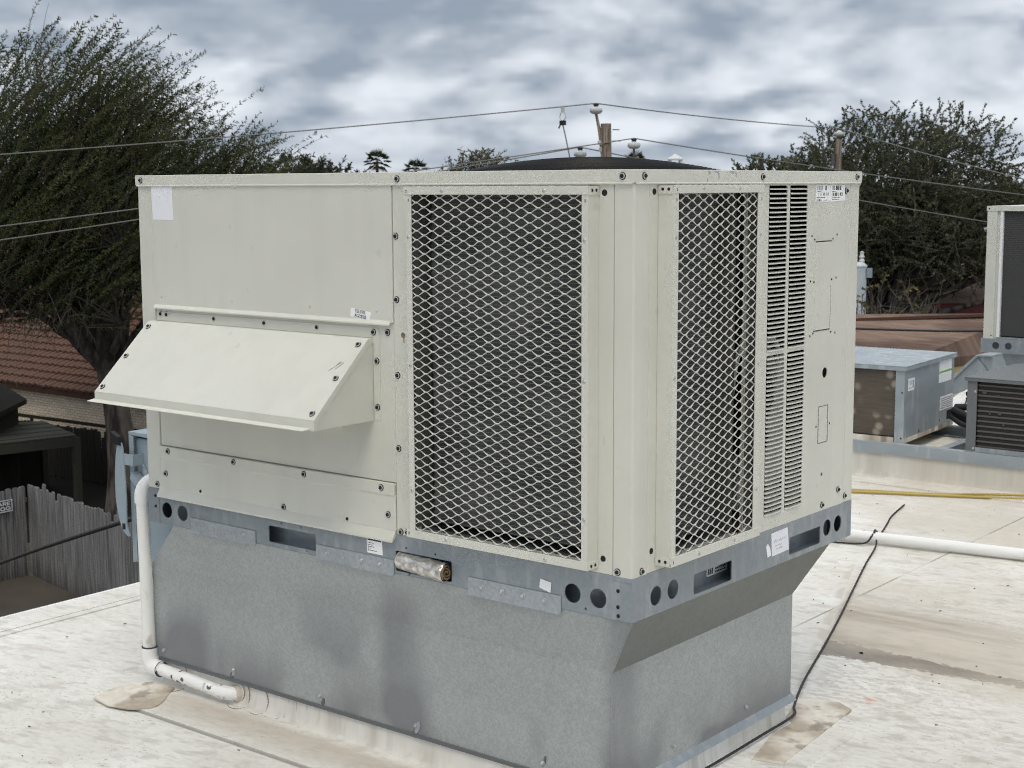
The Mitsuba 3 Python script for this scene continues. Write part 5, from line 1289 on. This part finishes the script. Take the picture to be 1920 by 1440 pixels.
k = obj('sagging_cable', tube(spline([site(20, 4.0, -0.35), site(20, 4.56, -0.385), site(20.1, 5.4, -0.425), site(20.2, 6.35, -0.445), site(20.3, 8.0, -0.40)], 8), 0.016, 6), 'm_rubber')
tag(k, 'black cable hanging across in front of the brown shingled roof', 'cable')

# tan house with small windows, red trim and grey porch roof further back
th_ = thing('tan_house', 'small tan house with a window seen under the big tree on the right', 'house')
def slab(s0, s1, t0, t1, z0, z1): return hull([P(s, t, z) for s in (s0, s1) for t in (t0, t1) for z in (z0, z1)])
obj('wall', slab(42, 48, 9.0, 11.75, GROUND, -1.35), 'm_stucco', th_)
obj('roof', hull([P(s, t, z) for s, t, z in ((41.6, 8.6, -1.38), (41.6, 12.1, -1.38), (48.4, 8.6, -1.38), (48.4, 12.1, -1.38), (45, 8.9, -0.55), (45, 11.8, -0.55))]), 'm_shingle', th_)
k = obj('window', slab(41.93, 41.99, 11.0, 11.4, -2.75, -2.0), 'm_wallwhite', th_)
obj('pane', slab(41.9, 41.925, 11.05, 11.35, -2.7, -2.05), 'm_window', k)
obj('window', slab(41.93, 41.99, 9.15, 9.75, -3.0, -1.9), 'm_yellowwall', th_)
rh = thing('red_trim_house', 'low house with dark red trim and a pale grey porch roof behind the brown roof', 'house')
obj('wall', slab(44, 50, 12.3, 16.5, GROUND, -1.95), 'm_stucco', rh)
obj('fascia', slab(43.5, 43.7, 12.2, 16.8, -2.32, -1.92), 'm_redpaint', rh)
obj('roof', hull([P(s, t, z) for s, t, z in ((43.4, 12.1, -1.9), (43.4, 16.9, -1.9), (50.4, 12.1, -1.9), (50.4, 16.9, -1.9), (47, 13, -0.9), (47, 16.3, -0.9))]), 'm_shingle', rh)
obj('porch_roof', hull([P(s, t, z) for s, t, z in ((36.5, 10.9, -2.52), (36.5, 13.6, -2.05), (39.5, 10.9, -2.45), (39.5, 13.6, -1.98), (36.5, 10.9, -2.58), (36.5, 13.6, -2.58), (39.5, 10.9, -2.58), (39.5, 13.6, -2.58))]), 'm_greyunit', rh)
obj('porch_wall', slab(36.7, 39.3, 11.1, 13.5, GROUND, -2.6), 'm_oldwood', rh)

# far white belvedere over the trees
bv = thing('belvedere', 'tiny white roof lantern with open sides on the far skyline', 'tower')
S_, t_ = 120.0, 13.0
obj('roof', hull([P(S_ + a, t_ + b, z) for a in (-0.6, 0.6) for b in (-0.55, 0.55) for z in (3.55, 3.65)] + [P(S_, t_, 4.05)]), 'm_wallwhite', bv)
for a in (-0.45, 0.45):
    for b in (-0.42, 0.42):
        obj('column', slab(S_ + a - 0.09, S_ + a + 0.09, t_ + b - 0.09, t_ + b + 0.09, 2.0, 3.55), 'm_wallwhite', bv)
obj('base', slab(S_ - 0.6, S_ + 0.6, t_ - 0.55, t_ + 0.55, GROUND - 1, 2.15), 'm_wallwhite', bv)

# ------------------------------------------------------------------ utility poles and lines
up = thing('utility_pole', 'old wooden utility pole top with pale insulators and a leaning pin behind the unit', 'utility pole')
pb = np.array([-15.40, 21.76, GROUND]); 
obj('pole', tube([pb, pb + [0.06, -0.03, 4.5], pb + [-0.02, 0.0, 9.24]], [0.16, 0.13, 0.105], 16), 'm_polewood', up, smooth=40)
rv = np.array([_R[0], _R[1], 0])
obj('crossarm', hull([np.array([-15.37, 21.74, 2.0]) + rv * a - np.array([*_S, 0]) * b + [0, 0, c] for a in (-0.62, 0.75) for b in (0.115, 0.20) for c in (-0.055, 0.055)]), 'm_polewood', up)
ins_prof = [(0.0, 0.11), (0.03, 0.105), (0.045, 0.085), (0.06, 0.07), (0.115, 0.055), (0.13, 0.02), (0.12, -0.02), (0.08, -0.05), (0.03, -0.06), (0.0, -0.06)]
tips = {}
top_in = np.array([-15.575, 21.64, 2.985]); right_in = np.array([-14.955, 22.06, 2.30]); left_in = np.array([-15.82, 21.45, 2.135])
for nm, p in (('t', top_in), ('r', right_in), ('l', left_in)):
    k = obj('insulator', lathe(ins_prof, 20).apply_translation(p), 'm_porcelain', up, smooth=40)
    obj('tie', lathe([(0, 0.15), (0.05, 0.148), (0.062, 0.13), (0.04, 0.10), (0.05, 0.09), (0, 0.09)], 10).apply_translation(p), 'm_rubber', k)
    tips[nm] = p + [0, 0, 0.15]
obj('pin', tube([top_in + [0, 0, -0.05], top_in + [0.05, 0.04, -0.35], top_in + [0.115, 0.07, -0.85], top_in + [0.16, 0.10, -1.2]], [0.028, 0.034, 0.042, 0.042], 10), 'm_polewood', up, smooth=40)
obj('pin', tube([right_in + [0, 0, -0.05], right_in + [0.0, 0.0, -0.30]], 0.022, 8), 'm_wire', up)
obj('pin', tube([left_in + [0, 0, -0.05], left_in + [0.0, 0.0, -0.15]], 0.022, 8), 'm_wire', up)
obj('step_bolt', tube([np.array([-15.36, 21.76, 2.62]) + rv * 0.08, np.array([-15.36, 21.76, 2.62]) + rv * 0.22], 0.012, 6), 'm_wire', up)
obj('step_bolt', tube([np.array([-15.36, 21.76, 2.40]) + rv * 0.08, np.array([-15.36, 21.76, 2.40]) + rv * 0.24], 0.012, 6), 'm_wire', up)
obj('clamp', cat(lathe([(0, 0.05), (0.05, 0.04), (0.05, -0.03), (0, -0.04)], 8).apply_translation(top_in + [0.07, 0.04, -0.62]), lathe([(0, 0.06), (0.055, 0.04), (0.055, -0.04), (0, -0.05)], 8).apply_translation(top_in + [0.10, 0.06, -0.75])), 'm_porcelain', up)
obj('brace', tube([right_in + rv * -0.02 + [0, 0, -0.30], right_in + rv * 0.10 + [0, 0, -0.22], right_in + rv * -0.25 + [0, 0, -0.36]], 0.03, 6), 'm_polewood', up)


def sag(a, b, s, n=24):
    a, b = np.array(a, float), np.array(b, float)
    q = np.linspace(0, 1, n)[:, None]
    return a + (b - a) * q - np.array([0, 0, 1.0]) * (4 * s * q * (1 - q))


Lt = [np.array([-26.5, 10.2, 1.86]), np.array([-26.5, 10.1, 0.30]), np.array([-26.5, 10.05, -0.05])]
Rt = [site(33, 12.0, 1.44), site(33, 12.0, 1.19), site(33, 11.05, 0.60)]
pole2_top = site(37.8, 8.17, GROUND + 9.42)
for pts, lab in (([Lt[0], tips['t'], pole2_top, Rt[0]], 'topmost overhead wire, crossing the sky over the unit'), ([Lt[1], tips['r'], Rt[1]], 'overhead wire tied to the right hand insulator of the pole'), ([Lt[2], tips['l'], Rt[2]], 'lowest overhead wire, tied to the insulator left of the pole')):
    k = obj('power_line', tube(np.vstack([sag(pts[0], pts[1], 0.08)] + [sag(a_, b_, 0.05)[1:] for a_, b_ in zip(pts[1:-1], pts[2:])]), 0.0125, 6), 'm_wirelight', smooth=True)
    tag(k, lab, 'wire', 'overhead power lines')
jp = thing('jumper_wire', 'short jumper wire clamped to the topmost line left of the pole', 'wire')
jt = np.array([-16.04, 21.17, 3.02])
obj('hook', cat(bx(jt[0] - 0.03, jt[0] + 0.03, jt[1] - 0.02, jt[1] + 0.02, jt[2] - 0.07, jt[2] + 0.03), tube(spline([jt + [-0.05, 0, -0.07], jt + [-0.07, 0, -0.16], jt + [0, 0, -0.22], jt + [0.07, 0, -0.16], jt + [0.05, 0, -0.07]], 5), 0.010, 6)), 'm_porcelain', jp)
obj('clamp', cat(bx(jt[0] - 0.06, jt[0] + 0.06, jt[1] - 0.03, jt[1] + 0.03, jt[2] - 0.31, jt[2] - 0.22), tube([jt + [-0.05, 0, -0.28], jt + [-0.10, 0, -0.37]], 0.014, 6)), 'm_rubber', jp)
obj('wire', tube(spline([jt + [0, 0, -0.3], jt + [0.05, 0.03, -0.55], jt + [0.12, 0.09, -1.0]], 6), 0.012, 6), 'm_wirelight', jp)

p2 = thing('utility_pole', 'second utility pole with a grey transformer, in front of the tree on the right', 'utility pole')
b2 = P(37.8, 8.17, GROUND)
obj('pole', tube([b2, b2 + [0, 0, 9.15]], [0.13, 0.075], 12), 'm_polewood', p2, smooth=40)
obj('insulator', lathe(ins_prof, 16).apply_translation(b2 + [0, 0, 9.27]), 'm_porcelain', p2, smooth=40)
obj('bracket', bx(b2[0] - 0.13, b2[0] - 0.05, b2[1] - 0.12, b2[1] - 0.02, b2[2] + 8.5, b2[2] + 8.8), 'm_wire', p2)
tr = thing('transformer', 'pale blue grey pole transformer can partly hidden by the right edge of the unit', 'transformer')
tc = P(37.2, 8.50, 0)
obj('tank', lathe([(0, -1.80), (0.29, -1.80), (0.30, -1.78), (0.30, -0.50), (0.315, -0.49), (0.315, -0.45), (0.22, -0.38), (0, -0.36)], 28).apply_translation(tc), 'm_palegrey', tr, smooth=30)
for a, h in ((0.18, 0.30), (-0.06, 0.42), (-0.2, 0.3)):
    obj('bushing', lathe([(0.045, -0.42), (0.07, -0.34), (0.045, -0.30), (0.07, -0.24), (0.045, -0.2), (0.05, -0.42 + h), (0, -0.40 + h)], 14).apply_translation(tc + rv * a), 'm_porcelain', tr, smooth=40)
obj('lug', slab(37.0, 37.1, 8.76, 8.90, -0.75, -0.52), 'm_switch', tr)

# ------------------------------------------------------------------ trees
def unit(v): return v / (np.linalg.norm(v, axis=-1, keepdims=True) + 1e-9)


R3 = np.array([_R[0], _R[1], 0.0]); S3 = np.array([_S[0], _S[1], 0.0]); UP = np.array([0, 0, 1.0])


def lobes_points(lobes, n, g, shell=0.5):
    """Points through ellipsoid lobes given as (s, t, z, rs, rt, rz); also the outward direction."""
    vol = np.array([l[3] * l[4] * l[5] for l in lobes]) ** 0.85
    idx = g.choice(len(lobes), n, p=vol / vol.sum())
    q = unit(g.normal(size=(n, 3))) * (g.random(n) ** shell)[:, None]
    ls = np.array(lobes)[idx]
    loc = ls[:, :3] + q * ls[:, 3:6]
    P_ = EYE * [1, 1, 0] + loc[:, :1] * S3 + loc[:, 1:2] * R3 + loc[:, 2:3] * UP
    out = unit(q[:, :1] * S3 / ls[:, 3:4] + q[:, 1:2] * R3 / ls[:, 4:5] + q[:, 2:3] * UP / ls[:, 5:6])
    return P_, out


def sprays(P_, D, length, m, leaf, width, g, droop=0.25, spread=1.0, colors=((0.05, 0.06, 0.03),), bend=None):
    """Leafy shoots: m leaves along each of the n shoots."""
    n = len(P_)
    u = np.linspace(0.08, 1.0, m)[None, :, None] * np.ones((n, 1, 1))
    u = np.clip(u + g.normal(0, 0.03, (n, m, 1)), 0, 1)
    bend = np.array([0, 0, -1.0]) * droop if bend is None else bend
    c = P_[:, None] + (D[:, None] * u + (bend * np.ones((n, 1, 3))) * u ** 2.2) * length[:, None, None]
    tang = unit(D[:, None] + 2.2 * bend * u ** 1.2)
    rnd = unit(g.normal(size=(n, m, 3)))
    side = unit(np.cross(tang, rnd))
    ld = unit(tang * 0.75 + side * spread + np.array([0, 0, -0.15]))
    sc = g.uniform(0.6, 1.25, (n, m, 1))
    w = unit(np.cross(ld, unit(g.normal(size=(n, m, 3))))) * width * 0.5 * sc
    h = ld * leaf * 0.5 * sc
    v, f = quads((c + h).reshape(-1, 3), h.reshape(-1, 3), w.reshape(-1, 3))
    cols = np.array(colors)[g.integers(0, len(colors), n)]
    col = cols[:, None] * g.uniform(0.65, 1.35, (n, m, 1)) * g.uniform(0.7, 1.3, (n, 1, 1))
    return v, f, np.repeat(col.reshape(-1, 3), 4, axis=0)


def crown(name, parent, parts):
    v = np.vstack([p[0] for p in parts]); c = np.vstack([p[2] for p in parts])
    offs = np.cumsum([0] + [len(p[0]) for p in parts])
    f = np.vstack([p[1] + o for p, o in zip(parts, offs)])
    return obj(name, (v, f), 'm_leaf', parent, color=np.clip(c, 0, 1))


def twigs(P_, D, length, r, bend, sides=3, n=5):
    """Thin bare stems under the shoots, as one mesh."""
    ms = []
    for p, d, l in zip(P_, D, length):
        q = np.linspace(-0.15, 1.0, n)[:, None]
        ms.append(tube(p + (d * q + bend * np.abs(q) ** 2.2) * l, np.linspace(r, r * 0.3, n), sides, caps=False))
    return cat(ms)


def limb(a, b, r0, r1, g, wob=0.12, n=9, lift=0.15):
    a, b = np.array(a, float), np.array(b, float)
    q = np.linspace(0, 1, n)[:, None]
    l = np.linalg.norm(b - a)
    off = np.cumsum(g.normal(0, wob * l / n, (n, 3)), 0); off -= off[0]; off -= q * off[-1]
    return tube(a + (b - a) * q + off + UP * lift * l * (q * (1 - q)), np.linspace(r0, r1, n), 7)


def tree(name, label, group, s0, t0, fork_z, trunk_r, lobes, nsh, m, leaf, width, length, colors, seed, wind=(0, 0, 0), outw=0.6, jit=0.6, droop=0.2, nlimb=14, ntwig=250, twr=0.008, lean=0.0, bark='m_bark', twmat='m_twig', shell=0.45, trunk_path=None, bend=None, ground=GROUND):
    g = np.random.default_rng(seed)
    k = thing(name, label, 'tree', group)
    base = site(s0, t0, ground)
    fork = site(s0, t0 + lean, fork_z)
    tp = [base, site(s0, t0 + lean * 0.3, ground + (fork_z - ground) * 0.5), fork] if trunk_path is None else trunk_path
    tp = np.array(tp); fork = tp[-1]
    parts_ = [tube(spline(tp, 8), [trunk_r * 1.35, trunk_r, trunk_r * 0.85, trunk_r * 0.6], 12)]
    T_, _ = lobes_points(lobes, nlimb, g, 0.6)
    for e_ in T_:
        parts_.append(limb(fork, e_, trunk_r * g.uniform(0.3, 0.5), 0.03, g))
    obj('trunk', cat(parts_), bark, k, smooth=60)
    P_, O = lobes_points(lobes, nsh, g, shell)
    D = unit(O * outw + np.array(wind) + g.normal(0, jit, (nsh, 3)) * 0.6)
    ln_ = length * g.uniform(0.6, 1.3, nsh)
    bd = np.array([0, 0, -droop]) if bend is None else np.array(bend)
    if ntwig:
        sel = g.choice(nsh, min(ntwig, nsh), replace=False)
        ends = P_[sel]
        ms = [twigs(ends, D[sel], ln_[sel], twr, bd)]
        for e_ in ends[: ntwig // 3]:
            a_ = T_[np.argmin(((T_ - e_) ** 2).sum(1))]
            ms.append(limb(a_ * 0.75 + fork * 0.25, e_, 0.028, 0.010, g, n=6))
        obj('branches', cat(ms), twmat, k, smooth=60)
    crown('crown', k, [sprays(P_, D, ln_, m, leaf, width, g, droop, colors=colors, bend=bd)])
    return k


MES = ((0.082, 0.098, 0.046), (0.1, 0.112, 0.052), (0.064, 0.083, 0.045), (0.112, 0.108, 0.058))
s = 35.7
mt = [site(s, -9.45, GROUND - 0.1), site(s, -9.42, -5.2), site(s, -9.52, -3.8), site(s, -9.75, -2.85)]
k = tree('mesquite_tree', 'large wind-blown feathery tree with a forked dark trunk, left of the unit', None, s, -9.45, -2.85, 0.36,
         [(s, -10.7, 2.0, 3.0, 2.9, 2.7), (s + 0.3, -9.5, 1.25, 3.0, 2.0, 2.1), (s, -12.4, 0.7, 3.0, 2.4, 2.6), (s, -12.2, -0.9, 2.2, 2.2, 1.1), (s - 0.4, -10.2, -0.5, 2.6, 2.8, 1.5), (s + 0.5, -7.9, 0.75, 2.2, 1.5, 1.1), (s + 0.6, -7.35, 1.9, 1.1, 0.45, 0.85), (s + 0.6, -6.75, 1.75, 1.1, 0.5, 0.65), (s + 0.6, -6.3, 1.2, 1.2, 0.7, 0.6), (s + 0.3, -6.2, 0.4, 1.6, 1.0, 0.7), (s, -8.2, -0.3, 2.0, 1.7, 1.2), (s, -9.4, 2.9, 1.6, 1.1, 1.0)],
         3700, 84, 0.072, 0.017, 1.40, MES, 11, wind=R3 * 0.46 + UP * 0.80, outw=0.24, jit=0.30, ntwig=1500, twr=0.011, nlimb=26, bend=R3 * 0.22 - UP * 0.12, trunk_path=mt, shell=0.5)
g = np.random.default_rng(5)
lf = [limb(site(s, -9.65, -3.0), site(s - 0.3, -10.7, -1.55), 0.20, 0.14, g, 0.08), limb(site(s - 0.3, -10.7, -1.55), site(s, -11.4, -0.2), 0.14, 0.07, g), limb(site(s, -9.60, -3.1), site(s + 0.2, -9.25, -1.2), 0.22, 0.12, g, 0.08), limb(site(s + 0.2, -9.25, -1.2), site(s, -8.6, 0.9), 0.12, 0.05, g),
      limb(site(s, -9.0, -2.0), site(s, -7.6, 0.3), 0.09, 0.04, g)]
obj('limb', cat(lf), 'm_bark', k, smooth=60)
# hanging bare twigs under the left limb
n_ = 70
hp3 = np.array([site(s - 0.8 + g.uniform(-.6, .6), g.uniform(-12.3, -9.9), g.uniform(-1.6, -0.4)) for _ in range(n_)])
hd3 = unit(g.normal(0, 0.45, (n_, 3)) + np.array([0, 0, -0.9]) - R3 * 0.25)
obj('branches', twigs(hp3, hd3, g.uniform(0.5, 1.3, n_), 0.014, np.array([0, 0, -0.3]), 4, 6), 'm_greytwig', k, smooth=60)
# long whips standing out of the top
wt = [(-11.0, 4.1, -10.95, 5.9), (-9.8, 4.0, -9.3, 5.35), (-12.3, 3.6, -12.0, 4.9), (-8.9, 2.8, -8.1, 4.1), (-8.1, 2.2, -7.35, 3.2), (-7.2, 1.6, -6.5, 2.65), (-7.0, 1.2, -5.9, 2.15), (-11.6, 4.0, -11.5, 5.2), (-10.4, 4.2, -10.1, 5.3), (-6.6, 0.9, -5.5, 1.75), (-8.0, 1.4, -7.75, 3.05), (-7.8, 1.2, -7.5, 2.9)]
wp_, wd_, wl_ = [], [], []
for (a, b, c, d) in wt:
    p0, p1 = site(s, a, b), site(s, c, d)
    wp_.append(p0); wl_.append(np.linalg.norm(p1 - p0)); wd_.append((p1 - p0) / np.linalg.norm(p1 - p0))
wp_, wd_, wl_ = np.array(wp_), np.array(wd_), np.array(wl_)
obj('branches', twigs(wp_, wd_, wl_, 0.012, R3 * 0.12 - UP * 0.06, 4, 8), 'm_twig', k, smooth=60)
crown('crown', k, [sprays(wp_[1:], wd_[1:], wl_[1:], 60, 0.13, 0.028, g, colors=MES, bend=R3 * 0.12 - UP * 0.06)])

YGR = ((0.102, 0.102, 0.042), (0.084, 0.094, 0.043), (0.072, 0.079, 0.043))
s = 43.0
tree('bushy_tree', 'low yellowish green bushy tree just above the left half of the unit', None, s, -6.9, -1.0, 0.22,
     [(s, -8.0, 0.6, 2.5, 1.6, 1.35), (s, -6.7, 0.7, 2.5, 1.3, 0.95), (s + 1, -9.3, 0.3, 2.5, 1.5, 1.3), (s, -7.3, -1.3, 2, 3.0, 1.4)], 1500, 26, 0.12, 0.030, 0.7, YGR, 12, wind=R3 * 0.5 + UP * 0.45, outw=0.4, jit=0.5, ntwig=220, twr=0.010, bend=R3 * 0.15 - UP * 0.1)
DRK = ((0.056, 0.065, 0.045), (0.069, 0.07, 0.053), (0.048, 0.055, 0.04))
for i, (s, t, zt_, rt_, lab) in enumerate(((66, -8.75, 2.55, 1.0, 'dark far tree on the skyline, the left one of the group left of the palm'), (64, -7.25, 2.35, 0.9, 'dark far tree on the skyline, the middle one of the group left of the palm'), (66, -6.75, 1.85, 0.7, 'dark far tree on the skyline, next to the taller fan palm on its left'), (70, -10.2, 2.9, 1.2, 'dark far tree rising behind the bushy yellowish tree'), (72, -5.85, 1.65, 0.6, 'small dark far tree right beside the taller fan palm on its right'))):
    tree('skyline_tree', lab, 'dark trees on the left skyline', s, t, zt_ - 2.5, 0.2, [(s, t, zt_ - 0.9, 1.2, rt_, 0.9), (s, t + 0.8 * rt_, zt_ - 1.3, 1.2, rt_ * 0.8, 0.8), (s, t - 0.9 * rt_, zt_ - 1.4, 1.2, rt_ * 0.8, 0.8), (s, t, zt_ - 2.6, 1.4, rt_ * 1.6, 1.0)], 460, 24, 0.15, 0.045, 0.6, DRK, 30 + i, wind=R3 * 0.3 + UP * 0.35, outw=0.5, jit=0.7, ntwig=60, twr=0.016, nlimb=8)
PAL = ((0.115, 0.115, 0.070), (0.095, 0.098, 0.060), (0.13, 0.12, 0.08))
s = 80
tree('pale_tree', 'thin pale olive tree on the skyline left of the fan guard', None, s, -2.2, 0.0, 0.16, [(s, -2.5, 2.1, 1.6, 1.15, 0.95), (s, -1.4, 2.5, 1.4, 0.9, 0.75), (s, -0.4, 1.9, 1.4, 0.8, 0.7), (s, -3.2, 1.6, 1.4, 0.7, 0.7)], 420, 11, 0.17, 0.05, 0.65, PAL, 41, wind=R3 * 0.35 + UP * 0.25, jit=0.7, ntwig=160, twr=0.012, nlimb=14, twmat='m_greytwig', bark='m_greytwig')


def palm(label, s, t, z, scale, seed):
    g = np.random.default_rng(seed)
    k = thing('fan_palm', label, 'palm tree', 'fan palms on the skyline')
    top = site(s, t, z)
    obj('trunk', tube([site(s, t, GROUND), site(s, t, z)], [0.22 * scale, 0.15 * scale], 10), 'm_bark', k, smooth=60)
    vs, fs, n0 = [], [], 0
    cols = []
    for i in range(20):
        az = i * 2.4 + g.uniform(-.3, .3); elv = -0.85 + 2.2 * (i + 0.5) / 20 + g.uniform(-.15, .15)
        d = np.array([math.cos(az) * math.cos(elv), math.sin(az) * math.cos(elv), math.sin(elv)])
        c = top + d * 0.62 * scale
        sd = unit(np.cross(d, UP + 0.01)); nr = np.cross(sd, d)
        cc = np.array((0.05, 0.066, 0.033)) * g.uniform(0.7, 1.4) if elv > -0.4 else np.array((0.13, 0.11, 0.07))
        for a in np.linspace(-1.0, 1.0, 9):
            b = unit(d * math.cos(a) + sd * math.sin(a) + nr * 0.15)
            tip = c + (b * (1.0 - 0.2 * abs(a)) - UP * 0.16 * (1 + abs(a))) * scale
            w = unit(np.cross(b, nr)) * 0.028 * scale
            vs += [c, c + (b * 0.45) * scale + w, tip, c + (b * 0.45) * scale - w]
            fs += [(n0, n0 + 1, n0 + 2), (n0, n0 + 2, n0 + 3)]; n0 += 4
            cols += [cc] * 4
        w = unit(np.cross(d, UP + 0.01)) * 0.022 * scale
        vs += [top - w, top + w, c + w, c - w]; fs += [(n0, n0 + 1, n0 + 2), (n0, n0 + 2, n0 + 3)]; n0 += 4; cols += [cc] * 4
    crown('fronds', k, [(np.array(vs), np.array(fs), np.array(cols))])
    return k


palm('taller fan palm standing on the skyline over the left half of the unit', 88, -7.78, 3.02, 0.60, 51)
palm('shorter fan palm peeping over the top edge of the unit, right of the taller palm', 95, -5.98, 2.55, 0.62, 52)
palm('fan palm just showing behind the right hand insulator of the pole', 60, 4.95, 2.40, 0.42, 53)

OAK = ((0.112, 0.12, 0.074), (0.094, 0.104, 0.064), (0.13, 0.128, 0.092), (0.078, 0.09, 0.056))
s = 42.0
k = tree('oak_tree', 'big greyish green spreading tree behind the right end of the unit', None, s, 10.3, -2.6, 0.26,
         [(s, 10.2, 1.5, 3.5, 2.3, 2.0), (s, 12.2, 1.65, 3.0, 1.7, 1.8), (s, 8.9, 0.8, 3.0, 1.5, 1.6), (s, 11.3, 0.05, 3.5, 3.6, 1.1), (s + 1, 14.2, 0.4, 3, 1.4, 1.3), (s, 9.0, -0.2, 2.6, 1.6, 0.8), (s, 13.4, -0.2, 2.4, 2.0, 0.9)],
         5600, 46, 0.052, 0.026, 0.66, OAK, 13, wind=R3 * 0.12 + UP * 0.38, outw=0.5, jit=0.75, ntwig=1000, twr=0.010, nlimb=34, twmat='m_greytwig', shell=0.45)
g = np.random.default_rng(6)
obj('limb', cat([limb(site(s, 10.2, -2.7), site(s - 1, 12.6, -1.75), 0.14, 0.07, g), limb(site(s, 10.2, -2.6), site(s - 1, 9.4, -0.8), 0.14, 0.06, g), limb(site(s - 1, 12.4, -1.8), site(s - 1, 14.6, -1.6), 0.07, 0.04, g), limb(site(s, 10.5, -1.8), site(s, 12.6, 2.2), 0.10, 0.03, g), limb(site(s, 10.4, -2.0), site(s, 13.8, 1.4), 0.09, 0.03, g)]), 'm_bark', k, smooth=60)
s = 52.0
tree('small_tree', 'smaller ragged tree on the skyline left of the big spreading tree', None, s, 8.6, 0.2, 0.16, [(s, 8.6, 1.5, 1.6, 1.0, 0.8), (s, 9.9, 1.5, 1.6, 0.9, 1.0), (s, 8.9, 0.3, 1.6, 1.8, 1.2), (s, 7.7, 0.8, 1.2, 0.6, 0.5)], 620, 22, 0.105, 0.05, 0.65, OAK, 14, wind=UP * 0.55 + R3 * 0.05, outw=0.4, jit=0.6, ntwig=220, twr=0.010, nlimb=14, twmat='m_greytwig')
s = 66.0
tree('distant_tree', 'dark distant tree filling the gap between the spreading tree and the roofs', None, s, 17.5, -1.5, 0.25, [(s, 15, -0.7, 2.5, 4.5, 1.3), (s, 20, -0.4, 2.5, 3.5, 1.6), (s, 13.0, -1.4, 2.5, 3.0, 1.0)], 600, 24, 0.22, 0.09, 0.8, DRK, 15, wind=UP * 0.3, outw=0.5, jit=0.7, ntwig=80, twr=0.016)
s = 30.5
k = thing('bare_shrub', 'leafless brown shrub beside the transformer, against the tan house', 'shrub')
g = np.random.default_rng(8)
st = []
for i in range(34):
    a = site(s + g.uniform(-.5, .5), 7.4 + g.uniform(-.35, .5), -3.2); b = site(s + g.uniform(-.7, .7), 7.4 + g.uniform(-.8, 1.5), g.uniform(-1.35, -0.55))
    st.append(limb(a, b, 0.022, 0.007, g, 0.14, 8, 0.1))
obj('stems', cat(st), 'm_twig', k, smooth=60)
n_ = 160
P_ = np.array([site(s + g.uniform(-.7, .7), 7.4 + g.uniform(-.7, 1.3), g.uniform(-2.2, -0.6)) for _ in range(n_)])
obj('twigs', twigs(P_, unit(g.normal(0, .5, (n_, 3)) + UP * 0.7 + R3 * 0.2), g.uniform(0.25, 0.6, n_), 0.006, np.array([0, 0, -.1])), 'm_greytwig', k)
crown('leaves', k, [sprays(P_[:70], unit(g.normal(0, .6, (70, 3)) + UP * 0.4), g.uniform(0.3, 0.6, 70), 12, 0.07, 0.04, g, colors=((0.16, 0.14, 0.07), (0.12, 0.11, 0.06)))])
